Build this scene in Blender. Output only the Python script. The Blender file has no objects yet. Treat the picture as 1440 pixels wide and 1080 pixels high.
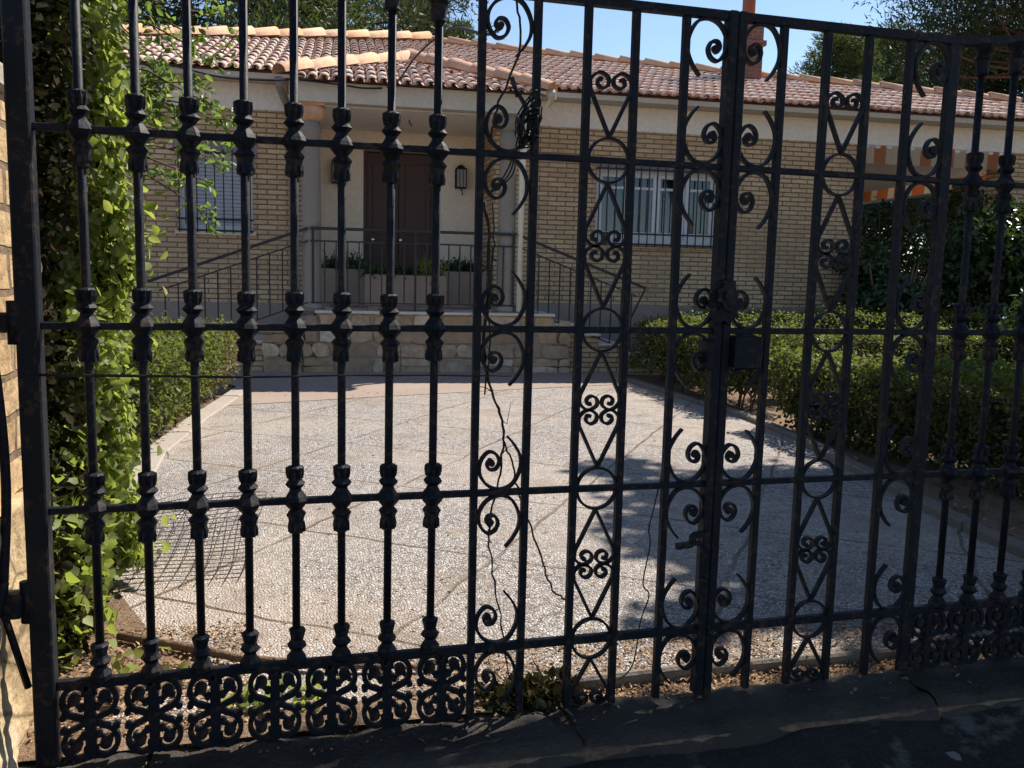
import bpy, bmesh, math, random
import numpy as np
from mathutils import Vector, Matrix
random.seed(7)
sin, cos, pi = math.sin, math.cos, math.pi
SC = bpy.context.scene
COL = SC.collection

# ------------------------------------------------------------------ helpers
class MB:
    """collects shapes and links them as one mesh object"""
    def __init__(s): s.v = []; s.f = []; s.sm = []
    def add(s, vs, fs, smooth=False):
        o = len(s.v); s.v += [tuple(p) for p in vs]
        s.f += [tuple(i + o for i in f) for f in fs]; s.sm += [smooth] * len(fs)
    def box(s, x0, x1, y0, y1, z0, z1, b=0.0, jit=0.0):
        if b <= 0:
            vs = [(x, y, z) for z in (z0, z1) for y in (y0, y1) for x in (x0, x1)]
            if jit: vs = [tuple(c + random.uniform(-jit, jit) for c in p) for p in vs]
            s.add(vs, [(0, 2, 3, 1), (4, 5, 7, 6), (0, 1, 5, 4), (2, 6, 7, 3), (0, 4, 6, 2), (1, 3, 7, 5)]); return
        bm = bmesh.new(); bmesh.ops.create_cube(bm, size=1)
        for v in bm.verts:
            v.co = ((x0 + x1) / 2 + v.co.x * (x1 - x0), (y0 + y1) / 2 + v.co.y * (y1 - y0), (z0 + z1) / 2 + v.co.z * (z1 - z0))
            if jit: v.co += Vector([random.uniform(-jit, jit) for _ in range(3)])
        bmesh.ops.bevel(bm, geom=bm.edges[:], offset=b, segments=1, affect='EDGES')
        s.bm(bm)
    def bm(s, bm, smooth=False):
        bm.verts.ensure_lookup_table(); bm.verts.index_update()
        s.add([v.co[:] for v in bm.verts], [[v.index for v in f.verts] for f in bm.faces], smooth); bm.free()
    def tube(s, pts, r, n=8, cap=True, smooth=True):
        pts = [Vector(p) for p in pts]; rs = r if isinstance(r, (list, tuple)) else [r] * len(pts)
        vs = []; fs = []; prev = None
        for i, p in enumerate(pts):
            d = (pts[min(i + 1, len(pts) - 1)] - pts[max(i - 1, 0)])
            d = d.normalized() if d.length > 1e-9 else Vector((0, 0, 1))
            a = Vector((0, 0, 1)) if abs(d.z) < .9 else Vector((1, 0, 0))
            if prev is None: u = d.cross(a).normalized()
            else:
                u = prev - d * prev.dot(d); u = u.normalized() if u.length > 1e-6 else d.cross(a).normalized()
            prev = u; w = d.cross(u)
            for k in range(n):
                t = 2 * pi * k / n; vs.append(p + (u * cos(t) + w * sin(t)) * rs[i])
        for i in range(len(pts) - 1):
            for k in range(n):
                a = i * n + k; b = i * n + (k + 1) % n; fs.append((a, b, b + n, a + n))
        if cap: fs.append(tuple(range(n - 1, -1, -1))); fs.append(tuple(range((len(pts) - 1) * n, len(pts) * n)))
        s.add(vs, fs, smooth)
    def lathe(s, prof, n=14, c=(0, 0, 0), smooth=True):
        vs = []; fs = []
        for z, r in prof:
            for k in range(n):
                t = 2 * pi * k / n; vs.append((c[0] + r * cos(t), c[1] + r * sin(t), c[2] + z))
        for i in range(len(prof) - 1):
            for k in range(n):
                a = i * n + k; b = i * n + (k + 1) % n; fs.append((a, b, b + n, a + n))
        fs.append(tuple(range(n - 1, -1, -1))); fs.append(tuple(range((len(prof) - 1) * n, len(prof) * n)))
        s.add(vs, fs, smooth)
    def sweep(s, pts, th, y0, y1, taper=None):
        """flat bar along a curve in the x-z plane"""
        P = [Vector((p[0], p[1])) for p in pts]; vs = []; fs = []; n = len(P)
        for i, p in enumerate(P):
            d = P[min(i + 1, n - 1)] - P[max(i - 1, 0)]
            d = d.normalized() if d.length > 1e-9 else Vector((1, 0)); m = Vector((-d.y, d.x)) * (th / 2) * (taper(i / (n - 1)) if taper else 1)
            for q, y in ((p + m, y0), (p - m, y0), (p - m, y1), (p + m, y1)): vs.append((q.x, y, q.y))
        for i in range(n - 1):
            for k in range(4):
                a = i * 4 + k; b = i * 4 + (k + 1) % 4; fs.append((a, b, b + 4, a + 4))
        fs += [(3, 2, 1, 0), tuple(range((n - 1) * 4, n * 4))]; s.add(vs, fs)
    def disc(s, x, z, r, y0, y1, n=12):
        vs = [(x + r * cos(2 * pi * k / n), y, z + r * sin(2 * pi * k / n)) for y in (y0, y1) for k in range(n)]
        fs = [tuple(range(n)), tuple(range(2 * n - 1, n - 1, -1))] + [(k, k + n, (k + 1) % n + n, (k + 1) % n) for k in range(n)]
        s.add(vs, fs)
    def prism(s, poly, z0, z1):
        n = len(poly); vs = [(p[0], p[1], z) for z in (z0, z1) for p in poly]
        s.add(vs, [tuple(range(n - 1, -1, -1)), tuple(range(n, 2 * n))] + [(k, (k + 1) % n, (k + 1) % n + n, k + n) for k in range(n)])
    def mesh(s, name):
        me = bpy.data.meshes.new(name); me.from_pydata(s.v, [], s.f)
        me.polygons.foreach_set('use_smooth', s.sm); me.update(); return me
    def build(s, name, mat, parent=None, loc=None, rot=None):
        return link(name, s.mesh(name), mat, parent, loc, rot)

def link(name, me, mat, parent=None, loc=None, rot=None):
    if not me.materials: me.materials.append(mat)
    o = bpy.data.objects.new(name, me); COL.objects.link(o)
    if parent: o.parent = parent
    if loc: o.location = loc
    if rot: o.rotation_euler = rot
    return o
def tag(o, label=None, cat=None, group=None, kind=None):
    if label: o['label'] = label
    if cat: o['category'] = cat
    if group: o['group'] = group
    if kind: o['kind'] = kind
    return o
def thing(name, label, cat, loc=(0, 0, 0), rz=0, group=None):
    o = bpy.data.objects.new(name, None); COL.objects.link(o); o.empty_display_size = .1
    o.location = loc; o.rotation_euler = (0, 0, rz); return tag(o, label, cat, group)
def spline(pts, k=7):
    P = [np.array(p, float) for p in pts]; P = [2 * P[0] - P[1]] + P + [2 * P[-1] - P[-2]]; out = []
    for i in range(1, len(P) - 2):
        a, b, c, d = P[i - 1:i + 3]
        for j in range(k):
            t = j / k; out.append(.5 * ((2 * b) + (c - a) * t + (2 * a - 5 * b + 4 * c - d) * t * t + (3 * b - a - 3 * c + d) * t ** 3))
    out.append(P[-2]); return [tuple(p) for p in out]

# ------------------------------------------------------------------ materials
class NT:
    def __init__(s, name):
        s.m = bpy.data.materials.new(name); s.m.use_nodes = True; s.t = s.m.node_tree; s.t.nodes.clear()
        s.out = s.n('ShaderNodeOutputMaterial')
    def n(s, ty, **kw):
        nd = s.t.nodes.new(ty)
        for k, v in kw.items():
            if k[0] == '_': setattr(nd, k[1:], v)
            else:
                key = int(k[1:]) if k[0] == 'i' and k[1:].isdigit() else k.replace('__', ' ')
                if hasattr(v, 'is_linked') or hasattr(v, 'links'): s.t.links.new(v, nd.inputs[key])
                else: nd.inputs[key].default_value = v
        return nd
    def l(s, a, b): s.t.links.new(a, b)
    def coord(s, sc=(1, 1, 1), rot=(0, 0, 0), kind='Object'):
        tc = s.n('ShaderNodeTexCoord'); mp = s.n('ShaderNodeMapping', Vector=tc.outputs[kind], Scale=sc, Rotation=rot); return mp.outputs[0]
    def noise(s, v, scale, det=4, rough=.55):
        return s.n('ShaderNodeTexNoise', Vector=v, Scale=scale, Detail=det, Roughness=rough).outputs['Fac']
    def ramp(s, fac, stops):
        r = s.n('ShaderNodeValToRGB', Fac=fac); e = r.color_ramp.elements
        while len(e) < len(stops): e.new(.5)
        for q, (p, c) in zip(e, stops): q.position = p; q.color = (*c, 1) if len(c) == 3 else c
        return r.outputs[0]
    def mix(s, fac, a, b, mode='MIX'):
        m = s.n('ShaderNodeMix', _data_type='RGBA', _blend_type=mode)
        for v, i in ((fac, 0), (a, 6), (b, 7)):
            if hasattr(v, 'links'): s.l(v, m.inputs[i])
            else: m.inputs[i].default_value = v if i == 0 else ((*v, 1) if len(v) == 3 else v)
        return m.outputs[2]
    def math(s, op, a, b=0.0, c=0.0):
        m = s.n('ShaderNodeMath', _operation=op)
        for i, v in enumerate((a, b, c)):
            if hasattr(v, 'links'): s.l(v, m.inputs[i])
            else: m.inputs[i].default_value = v
        return m.outputs[0]
    def bump(s, h, st=.3, d=.01): return s.n('ShaderNodeBump', Height=h, Strength=st, Distance=d).outputs[0]
    def pbr(s, col, rough=.7, bump=None, metal=0, spec=.4, **kw):
        p = s.n('ShaderNodeBsdfPrincipled', Metallic=metal)
        for k, v in (('Base Color', col), ('Roughness', rough), ('Specular IOR Level', spec)):
            if hasattr(v, 'links'): s.l(v, p.inputs[k])
            else: p.inputs[k].default_value = (*v, 1) if isinstance(v, tuple) else v
        if bump is not None: s.l(bump, p.inputs['Normal'])
        for k, v in kw.items(): p.inputs[k.replace('__', ' ')].default_value = v
        return p.outputs[0]
    def end(s, sh): s.l(sh, s.out.inputs[0]); return s.m
    def isl(s): return s.n('ShaderNodeNewGeometry').outputs['Random Per Island']

def m_plain(name, c, rough=.7, var=.25, scale=6, bump=.1, spec=.4, metal=0):
    t = NT(name); v = t.coord(); a = t.noise(v, scale); b = t.noise(v, scale * 9, 3)
    col = t.mix(a, tuple(x * (1 - var) for x in c), tuple(min(1, x * (1 + var)) for x in c))
    col = t.mix(.25, col, t.ramp(b, [(.3, tuple(x * .6 for x in c)), (.7, tuple(min(1, x * 1.2) for x in c))]))
    return t.end(t.pbr(col, rough, t.bump(b, bump, .01), metal, spec))
def m_island(name, cols, rough=.75, bump=.25, nscale=14, dirt=.35, spec=.3):
    t = NT(name); v = t.coord(); r = t.isl(); n = t.noise(v, nscale, 5); big = t.noise(v, nscale * .12, 3)
    k = len(cols) - 1; col = t.ramp(r, [(i / k, c) for i, c in enumerate(cols)])
    col = t.mix(t.math('MULTIPLY', t.ramp(n, [(.42, (0, 0, 0)), (.68, (1, 1, 1))]), dirt), col, tuple(x * .45 for x in cols[0]))
    col = t.mix(t.math('MULTIPLY', t.ramp(big, [(.5, (0, 0, 0)), (.62, (1, 1, 1))]), dirt * .8), col, (.16, .13, .1))
    return t.end(t.pbr(col, rough, t.bump(n, bump, .02), 0, spec))
def m_leaf(name, cols, trans=.35, rough=.45, tcol=(.35, .5, .06), spec=.3):
    t = NT(name); r = t.isl(); k = len(cols) - 1
    col = t.ramp(r, [(i / k, c) for i, c in enumerate(cols)])
    p = t.pbr(col, rough, None, 0, spec)
    tr = t.n('ShaderNodeBsdfTranslucent', Color=t.mix(.55, col, tcol)).outputs[0]
    mx = t.n('ShaderNodeMixShader', i0=trans); t.l(p, mx.inputs[1]); t.l(tr, mx.inputs[2]); return t.end(mx.outputs[0])
def wallvec(t):
    tc = t.n('ShaderNodeTexCoord'); sp = t.n('ShaderNodeSeparateXYZ', Vector=tc.outputs['Object'])
    return t.n('ShaderNodeCombineXYZ', X=t.math('ADD', sp.outputs[0], sp.outputs[1]), Y=sp.outputs[2]).outputs[0], tc.outputs['Object']
def m_brick(name, c1, c2, mort, w, h, mw, bumpd=.012, off=.5, dirt=.4, rough=.85, nb=.25, face=0.0):
    t = NT(name); v, o = wallvec(t)
    wob = t.n('ShaderNodeTexNoise', Vector=o, Scale=9.0, Detail=2.0).outputs['Color']
    v2 = t.n('ShaderNodeVectorMath', _operation='MULTIPLY_ADD', i0=wob, i1=(.006 + face, .006 + face, 0), i2=v).outputs[0]
    b = t.n('ShaderNodeTexBrick', Vector=v2, Color1=(*c1, 1), Color2=(*c2, 1), Mortar=(*mort, 1), Scale=1.0)
    b.inputs['Mortar Size'].default_value = mw; b.inputs['Mortar Smooth'].default_value = .25; b.inputs['Brick Width'].default_value = w
    b.inputs['Row Height'].default_value = h; b.inputs['Bias'].default_value = 0; b.offset = off
    n = t.noise(o, 22, 5); big = t.noise(o, .9, 4)
    col = t.mix(t.math('MULTIPLY', t.ramp(n, [(.4, (0, 0, 0)), (.75, (1, 1, 1))]), nb * 2), b.outputs['Color'], tuple(x * .55 for x in c2))
    col = t.mix(t.math('MULTIPLY', t.ramp(big, [(.45, (0, 0, 0)), (.7, (1, 1, 1))]), dirt), col, tuple(x * .6 for x in c2))
    hgt = t.math('SUBTRACT', t.math('MULTIPLY', n, .35 + face * 20), b.outputs['Fac'])
    return t.end(t.pbr(col, rough, t.bump(hgt, .9, bumpd), 0, .25))

M = {}
def mats():
    # painted iron
    t = NT('black_iron'); v = t.coord(); n = t.noise(v, 60, 4); b = t.noise(v, 7, 3)
    col = t.mix(t.ramp(b, [(.45, (0, 0, 0)), (.75, (1, 1, 1))]), (.0055, .0075, .013), (.013, .014, .018))
    col = t.mix(t.math('MULTIPLY', t.ramp(t.math('MULTIPLY', n, t.math('ADD', t.noise(v, 13, 4), .5)), [(.55, (0, 0, 0)), (.68, (1, 1, 1))]), .8), col, (.055, .032, .022))
    M['iron'] = t.end(t.pbr(col, .6, t.bump(n, .35, .004), 0, .22))
    M['rust'] = m_plain('rusty_wire', (.045, .03, .024), .8)
    M['rail'] = m_plain('dark_railing', (.03, .028, .03), .6)
    M['brick'] = m_brick('tan_brick', (.72, .53, .33), (.57, .39, .235), (.17, .11, .07), .245, .0635, .0085, .012, .5, .6, .85, .32)
    M['lintel'] = m_brick('purple_lintel_brick', (.33, .29, .31), (.26, .23, .26), (.2, .17, .17), .0635, .4, .008)
    M['chimney'] = m_brick('red_brick', (.34, .13, .085), (.25, .10, .07), (.30, .24, .2), .2, .06, .009)
    M['pier'] = m_brick('orange_rough_brick', (.60, .43, .24), (.48, .31, .16), (.14, .10, .07), .27, .105, .011, .03, .5, .5, .9, .45, .012)
    # rough rock
    t = NT('tan_rock'); v = t.coord(); n = t.noise(v, 5, 6); f = t.noise(v, 40, 5)
    vo = t.n('ShaderNodeTexVoronoi', _feature='DISTANCE_TO_EDGE', Vector=t.coord((1, 1, 1.7)), Scale=2.6).outputs[0]
    col = t.ramp(n, [(.3, (.32, .22, .13)), (.5, (.54, .40, .23)), (.72, (.64, .53, .37))])
    col = t.mix(t.ramp(vo, [(0, (.8, .8, .8)), (.03, (0, 0, 0))]), col, (.1, .07, .04))
    col = t.mix(t.math('MULTIPLY', t.ramp(f, [(.58, (0, 0, 0)), (.7, (1, 1, 1))]), .6), col, (.16, .11, .06))
    M['rock'] = t.end(t.pbr(col, .95, t.bump(t.math('ADD', t.math('MULTIPLY', n, .4), t.math('MULTIPLY', f, .5)), .7, .02), 0, .1))
    M['white'] = m_plain('white_render', (.84, .79, .72), .85, .06, 2)
    M['beam'] = m_plain('grey_concrete', (.56, .53, .46), .85, .15, 3)
    M['plaster'] = m_plain('cream_plaster', (.86, .75, .62), .85, .07, 2)
    M['pinkplaster'] = m_plain('brown_plaster', (.55, .44, .36), .85, .1, 2)
    M['column'] = m_plain('grey_stone', (.27, .235, .20), .8, .2, 5, .2)
    M['plinth'] = m_plain('dark_plinth', (.30, .24, .20), .85, .15, 5)
    M['door'] = m_plain('dark_brown_wood', (.065, .028, .024), .45, .25, 5)
    M['steel'] = m_plain('polished_steel', (.75, .74, .7), .25, .05, 5, .02, .5, 1)
    M['tile'] = m_island('clay_tile', [(.80, .54, .42), (.84, .62, .50), (.74, .50, .39), (.86, .68, .57), (.80, .56, .44)], .9, .3, 30, .18)
    M['captile'] = m_island('orange_ridge_tile', [(.70, .38, .19), (.76, .46, .27), (.66, .38, .24), (.74, .46, .30)], .85, .3, 20, .3)
    M['stone'] = m_island('rubble_stone', [(.44, .29, .18), (.56, .39, .25), (.68, .53, .37), (.38, .26, .17), (.60, .39, .22), (.80, .68, .52)], .95, .7, 11, .45)
    M['mortar'] = m_plain('mortar', (.42, .32, .23), .95, .2, 9, .4)
    M['slab'] = m_plain('pale_slab', (.66, .58, .5), .75, .15, 4)
    M['pinktile'] = m_brick('pink_floor_tile', (.72, .60, .52), (.66, .52, .45), (.3, .23, .18), .62, .42, .008)
    M['wframe'] = m_plain('window_frame', (.74, .76, .80), .5, .05, 3)
    M['curtain'] = m_plain('grey_curtain', (.30, .30, .32), .9, .1, 4)
    M['shutter'] = m_plain('grey_shutter', (.48, .51, .57), .6, .08, 4)
    t = NT('window_glass'); g = t.n('ShaderNodeBsdfGlossy', Color=(.8, .85, .9, 1), Roughness=.04).outputs[0]
    tr = t.n('ShaderNodeBsdfTransparent', Color=(.72, .76, .8, 1)).outputs[0]; fr = t.n('ShaderNodeFresnel', IOR=1.6).outputs[0]
    mx = t.n('ShaderNodeMixShader', i0=fr); t.l(tr, mx.inputs[1]); t.l(g, mx.inputs[2]); M['glass'] = t.end(mx.outputs[0])
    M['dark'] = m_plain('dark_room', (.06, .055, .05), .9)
    # striped awning
    t = NT('striped_awning'); tc = t.n('ShaderNodeTexCoord'); sp = t.n('ShaderNodeSeparateXYZ', Vector=tc.outputs['Object'])
    fr = t.math('FRACT', t.math('MULTIPLY', t.math('ADD', sp.outputs[0], sp.outputs[1]), 2.7))
    st = t.ramp(fr, [(0, (.70, .58, .44)), (.46, (.70, .58, .44)), (.50, (.56, .21, .09)), (.96, (.56, .21, .09)), (1, (.70, .58, .44))])
    p = t.pbr(st, .8); tr = t.n('ShaderNodeBsdfTranslucent', Color=st).outputs[0]
    mx = t.n('ShaderNodeMixShader', i0=.5); t.l(p, mx.inputs[1]); t.l(tr, mx.inputs[2]); M['awning'] = t.end(mx.outputs[0])
    t = NT('orange_awning'); tc = t.n('ShaderNodeTexCoord'); sp = t.n('ShaderNodeSeparateXYZ', Vector=tc.outputs['Object'])
    st = t.ramp(t.math('FRACT', t.math('MULTIPLY', sp.outputs[1], 1.7)), [(0, (.72, .17, .04)), (.62, (.72, .17, .04)), (.66, (.85, .62, .3)), (.95, (.85, .62, .3)), (1, (.72, .17, .04))])
    p = t.pbr(st, .8); tr = t.n('ShaderNodeBsdfTranslucent', Color=st).outputs[0]
    mx = t.n('ShaderNodeMixShader', i0=.7); t.l(p, mx.inputs[1]); t.l(tr, mx.inputs[2]); M['awning2'] = t.end(mx.outputs[0])
    # driveway of washed pebble concrete with diagonal joints
    t = NT('washed_pebble_paving'); o = t.coord()
    vo = t.n('ShaderNodeTexVoronoi', Vector=o, Scale=82.0); ed = t.n('ShaderNodeTexVoronoi', _feature='DISTANCE_TO_EDGE', Vector=o, Scale=82.0).outputs[0]
    rnd = t.n('ShaderNodeSeparateColor', Color=vo.outputs['Color']).outputs[0]
    peb = t.ramp(rnd, [(0, (.12, .105, .095)), (.22, (.38, .34, .305)), (.45, (.60, .56, .52)), (.68, (.38, .32, .275)), (.85, (.70, .67, .635)), (1, (.16, .14, .125))])
    col = t.mix(t.ramp(ed, [(.03, (1, 1, 1)), (.13, (0, 0, 0))]), peb, (.17, .14, .12))
    big = t.noise(o, .55, 5, .6); md = t.noise(o, 3.2, 5, .65)
    col = t.mix(t.math('MULTIPLY', t.ramp(big, [(.44, (0, 0, 0)), (.6, (1, 1, 1))]), .6), col, (.53, .43, .35))
    col = t.mix(t.math('MULTIPLY', t.ramp(md, [(.52, (0, 0, 0)), (.7, (1, 1, 1))]), .65), col, (.25, .195, .15))
    wob = t.n('ShaderNodeTexNoise', Vector=o, Scale=2.5, Detail=3.0).outputs['Color']
    v2 = t.n('ShaderNodeVectorMath', _operation='MULTIPLY_ADD', i0=wob, i1=(.09, .09, 0), i2=t.coord(rot=(0, 0, .62))).outputs[0]
    b = t.n('ShaderNodeTexBrick', Vector=v2, Scale=1.0); b.inputs['Brick Width'].default_value = .98; b.inputs['Row Height'].default_value = .95; b.offset = 0
    b.inputs['Mortar Size'].default_value = .0125; b.inputs['Mortar Smooth'].default_value = .6
    col = t.mix(t.math('MULTIPLY', b.outputs['Fac'], t.ramp(t.noise(o, 1.7, 3), [(.3, (.3, .3, .3)), (.6, (1, 1, 1))])), col, (.15, .105, .07))
    st1 = t.ramp(t.noise(o, 1.1, 6, .75), [(.52, (0, 0, 0)), (.6, (1, 1, 1))])
    col = t.mix(t.math('MULTIPLY', st1, .38), col, (.21, .165, .125))
    st2 = t.ramp(t.noise(t.coord(rot=(0, 0, .62), sc=(.8, 4, 1)), 2.2, 5, .7), [(.6, (0, 0, 0)), (.7, (1, 1, 1))])
    col = t.mix(t.math('MULTIPLY', st2, .3), col, (.25, .17, .11))
    hh = t.math('SUBTRACT', t.ramp(ed, [(0, (0, 0, 0)), (.3, (1, 1, 1))]), t.math('MULTIPLY', b.outputs['Fac'], 1.5))
    M['drive'] = t.end(t.pbr(col, .8, t.bump(hh, .8, .006), 0, .3))
    # soil with litter
    t = NT('dry_soil'); o = t.coord(); a = t.noise(o, 3, 6, .7); f = t.noise(o, 55, 4, .7)
    col = t.ramp(a, [(.3, (.17, .11, .07)), (.5, (.30, .2, .13)), (.7, (.38, .28, .2))])
    col = t.mix(t.math('MULTIPLY', t.ramp(f, [(.45, (0, 0, 0)), (.6, (1, 1, 1))]), .5), col, (.11, .07, .045))
    M['soil'] = t.end(t.pbr(col, .95, t.bump(t.math('ADD', a, f), .9, .03), 0, .15))
    t = NT('worn_asphalt'); o = t.coord(); a = t.noise(o, 2.2, 6, .65); f = t.noise(o, 90, 3, .7); pt = t.noise(o, 5.5, 4, .6)
    col = t.ramp(a, [(.3, (.026, .023, .021)), (.7, (.055, .049, .045))])
    col = t.mix(t.math('MULTIPLY', t.ramp(f, [(.5, (0, 0, 0)), (.65, (1, 1, 1))]), .4), col, (.09, .088, .085))
    col = t.mix(t.math('MULTIPLY', t.ramp(pt, [(.54, (0, 0, 0)), (.62, (1, 1, 1))]), .85), col, (.17, .15, .13))
    M['asphalt'] = t.end(t.pbr(col, .95, t.bump(t.math('ADD', a, t.math('MULTIPLY', f, .6)), 1.0, .03), 0, .1))
    M['oldkerb'] = m_plain('stained_kerb', (.2, .17, .14), .95, .4, 6, .6, .15)
    M['sill'] = m_plain('worn_concrete', (.062, .054, .046), .95, .55, 7, 1.0, .1)
    M['kerb'] = m_plain('pale_kerb', (.38, .325, .27), .9, .25, 5, .5)
    M['litter'] = m_island('dry_litter', [(.30, .17, .08), (.42, .27, .15), (.2, .11, .06), (.5, .36, .22)], .9, .2, 10, .2)
    M['paleleaf'] = m_island('dry_pale_leaf', [(.13, .115, .1), (.2, .18, .155), (.1, .085, .07)], .9, .2, 10, .2)
    M['bark'] = m_plain('brown_bark', (.17, .11, .075), .95, .4, 8, 1.0, .2)
    M['deadstem'] = m_plain('dead_stem', (.13, .085, .055), .9, .35, 8, .6, .2)
    M['hedgecore'] = m_plain('hedge_twigs', (.045, .04, .022), .95, .5, 25, 1.0, .1)
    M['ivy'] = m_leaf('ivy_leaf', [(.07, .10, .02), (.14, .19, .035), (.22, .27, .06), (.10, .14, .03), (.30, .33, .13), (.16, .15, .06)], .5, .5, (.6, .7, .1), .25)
    M['ivyshade'] = m_leaf('shaded_ivy_leaf', [(.012, .015, .007), (.018, .022, .009), (.026, .022, .012), (.045, .032, .018)], .05, .8, (.3, .3, .06), .06)  # darker ivy copy, the shade is put into the leaf colour
    M['twigleaf'] = m_leaf('light_twig_leaf', [(.07, .12, .03), (.11, .18, .045), (.15, .22, .07)], .45, .4, (.4, .55, .08))
    M['hedge'] = m_leaf('sunlit_hedge_leaf', [(.05, .07, .016), (.10, .13, .026), (.15, .18, .04), (.07, .09, .025), (.19, .2, .07)], .3, .6, (.42, .48, .06), .18)
    M['hedgeshade'] = m_leaf('shaded_hedge_leaf', [(.030, .042, .012), (.05, .062, .018), (.07, .075, .025), (.085, .07, .03), (.04, .05, .016)], .14, .7, (.3, .32, .06), .12)  # darkened hedge leaf: shade of the faces put into the colour
    M['hedgedry'] = m_leaf('dry_hedge_leaf', [(.20, .14, .07), (.12, .13, .04), (.26, .2, .11), (.14, .1, .05)], .25, .6, (.35, .28, .1))
    M['laurel'] = m_leaf('laurel_leaf', [(.018, .035, .014), (.03, .055, .02), (.045, .07, .025)], .12, .3)
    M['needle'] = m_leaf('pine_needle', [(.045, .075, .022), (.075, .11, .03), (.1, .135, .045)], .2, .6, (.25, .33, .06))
    M['needledark'] = m_leaf('shaded_pine_needle', [(.02, .036, .016), (.034, .055, .022), (.055, .08, .03)], .12, .6, (.2, .25, .06))  # darker needle copy with shade put into the colour
    M['grassy'] = m_leaf('yellow_green_blade', [(.12, .17, .03), (.2, .24, .06), (.09, .14, .03)], .4, .45, (.45, .55, .1))
    M['red'] = m_plain('rust_red_metal', (.26, .09, .06), .6)
    M['lampglass'] = m_plain('frosted_lamp_glass', (.36, .36, .38), .3, .3, 20)
    M['trough'] = m_plain('stone_trough', (.30, .23, .18), .9, .2, 6, .4)
    M['cable'] = m_plain('black_cable', (.012, .012, .013), .5)
    M['vine'] = m_plain('dry_vine', (.05, .032, .025), .9, .3, 10, .3)
    M['pipe'] = m_plain('white_pipe', (.76, .70, .58), .5, .08, 3)
mats()

# ------------------------------------------------------------------ foliage
RNG = np.random.default_rng(11)
KITE = (np.array([(0, 0, 0), (.5, .45, .12), (0, 1, 0), (-.5, .45, .12)]), [(0, 1, 2, 3)])
IVYL = (np.array([(0, 0, 0), (0, 1, -.06), (.32, -.04, .05), (.52, .30, .10), (.26, .70, .06), (-.32, -.04, .05), (-.52, .30, .10), (-.26, .70, .06)]),
        [(0, 2, 3, 1), (3, 4, 1), (0, 1, 6, 5), (6, 1, 7)])
OVAL = (np.array([(0, 0, 0), (.3, .25, .08), (.32, .6, .08), (0, 1, -.05), (-.32, .6, .08), (-.3, .25, .08)]), [(0, 1, 2, 3), (0, 3, 4, 5)])
BLADE = (np.array([(-.06, 0, 0), (.06, 0, 0), (0, 1, 0)]), [(0, 1, 2)])
def unit(a): return a / (np.linalg.norm(a, axis=1, keepdims=True) + 1e-9)
def leaves(pts, size, shape=KITE, nrm=None, dirv=None, spread=1.0, width=1.0, sizevar=.4):
    """pts (N,3) -> vertex and face arrays of small leaves; nrm biases the leaf normal, dirv its long axis"""
    pts = np.asarray(pts, float); N = len(pts); T, F = shape
    n = RNG.normal(size=(N, 3)); n = unit(n)
    if nrm is not None: n = unit(nrm + n * spread)
    d = unit(RNG.normal(size=(N, 3)))
    if dirv is not None: d = unit(dirv + d * spread)
    x = unit(np.cross(d, n)); y = unit(np.cross(n, x)) if dirv is None else d; n = np.cross(x, y)
    s = size * (1 + sizevar * RNG.uniform(-1, 1, (N, 1)))
    V = pts[:, None, :] + (s[:, None] * (T[None, :, 0:1] * x[:, None, :] * width + T[None, :, 1:2] * y[:, None, :] + T[None, :, 2:3] * n[:, None, :]))
    return V, F
def leaf_obj(name, packs, mat, parent=None, loc=None):
    vs = []; lt = []; li = []; off = 0
    for V, F in packs:
        N, k, _ = V.shape; vs.append(V.reshape(-1, 3)); base = (np.arange(N) * k + off)[:, None]
        tot = np.concatenate([np.array(f) for f in F]); li.append((base + tot[None, :]).ravel()); lt.append(np.tile([len(f) for f in F], N)); off += N * k
    vs = np.concatenate(vs); lt = np.concatenate(lt).astype(np.int32); li = np.concatenate(li).astype(np.int32)
    me = bpy.data.meshes.new(name); me.vertices.add(len(vs)); me.vertices.foreach_set('co', vs.astype(np.float32).ravel())
    me.loops.add(len(li)); me.loops.foreach_set('vertex_index', li); me.polygons.add(len(lt))
    st = np.concatenate([[0], np.cumsum(lt)[:-1]]).astype(np.int32); me.polygons.foreach_set('loop_start', st); me.polygons.foreach_set('loop_total', lt)
    me.update(calc_edges=True); return link(name, me, mat, parent, loc)
def ball(N, c, r, shell=.0):
    p = unit(RNG.normal(size=(N, 3))); q = (shell + (1 - shell) * RNG.uniform(0, 1, (N, 1))) ** (1 / 2.2)
    return np.array(c) + p * q * np.array(r), p

# ------------------------------------------------------------------ camera, world, sun
CAM = Vector((-1.202, -2.24, 1.222))
R0 = Vector((.96588, -.25712, .02418)).normalized()
F0 = Vector((sin(math.radians(14.952)) * cos(math.radians(-7.1547)), cos(math.radians(14.952)) * cos(math.radians(-7.1547)), sin(math.radians(-7.1547))))
R0 = (R0 - F0 * R0.dot(F0)).normalized(); U0 = R0.cross(F0)
cd = bpy.data.cameras.new('camera'); cam = bpy.data.objects.new('camera', cd); COL.objects.link(cam)
cam.matrix_world = Matrix(((R0.x, U0.x, -F0.x, CAM.x), (R0.y, U0.y, -F0.y, CAM.y), (R0.z, U0.z, -F0.z, CAM.z), (0, 0, 0, 1)))
cd.sensor_width = 36; cd.lens = 36 * 1229.64 / 1440; cd.clip_start = .05; cd.clip_end = 2000; SC.camera = cam

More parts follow.
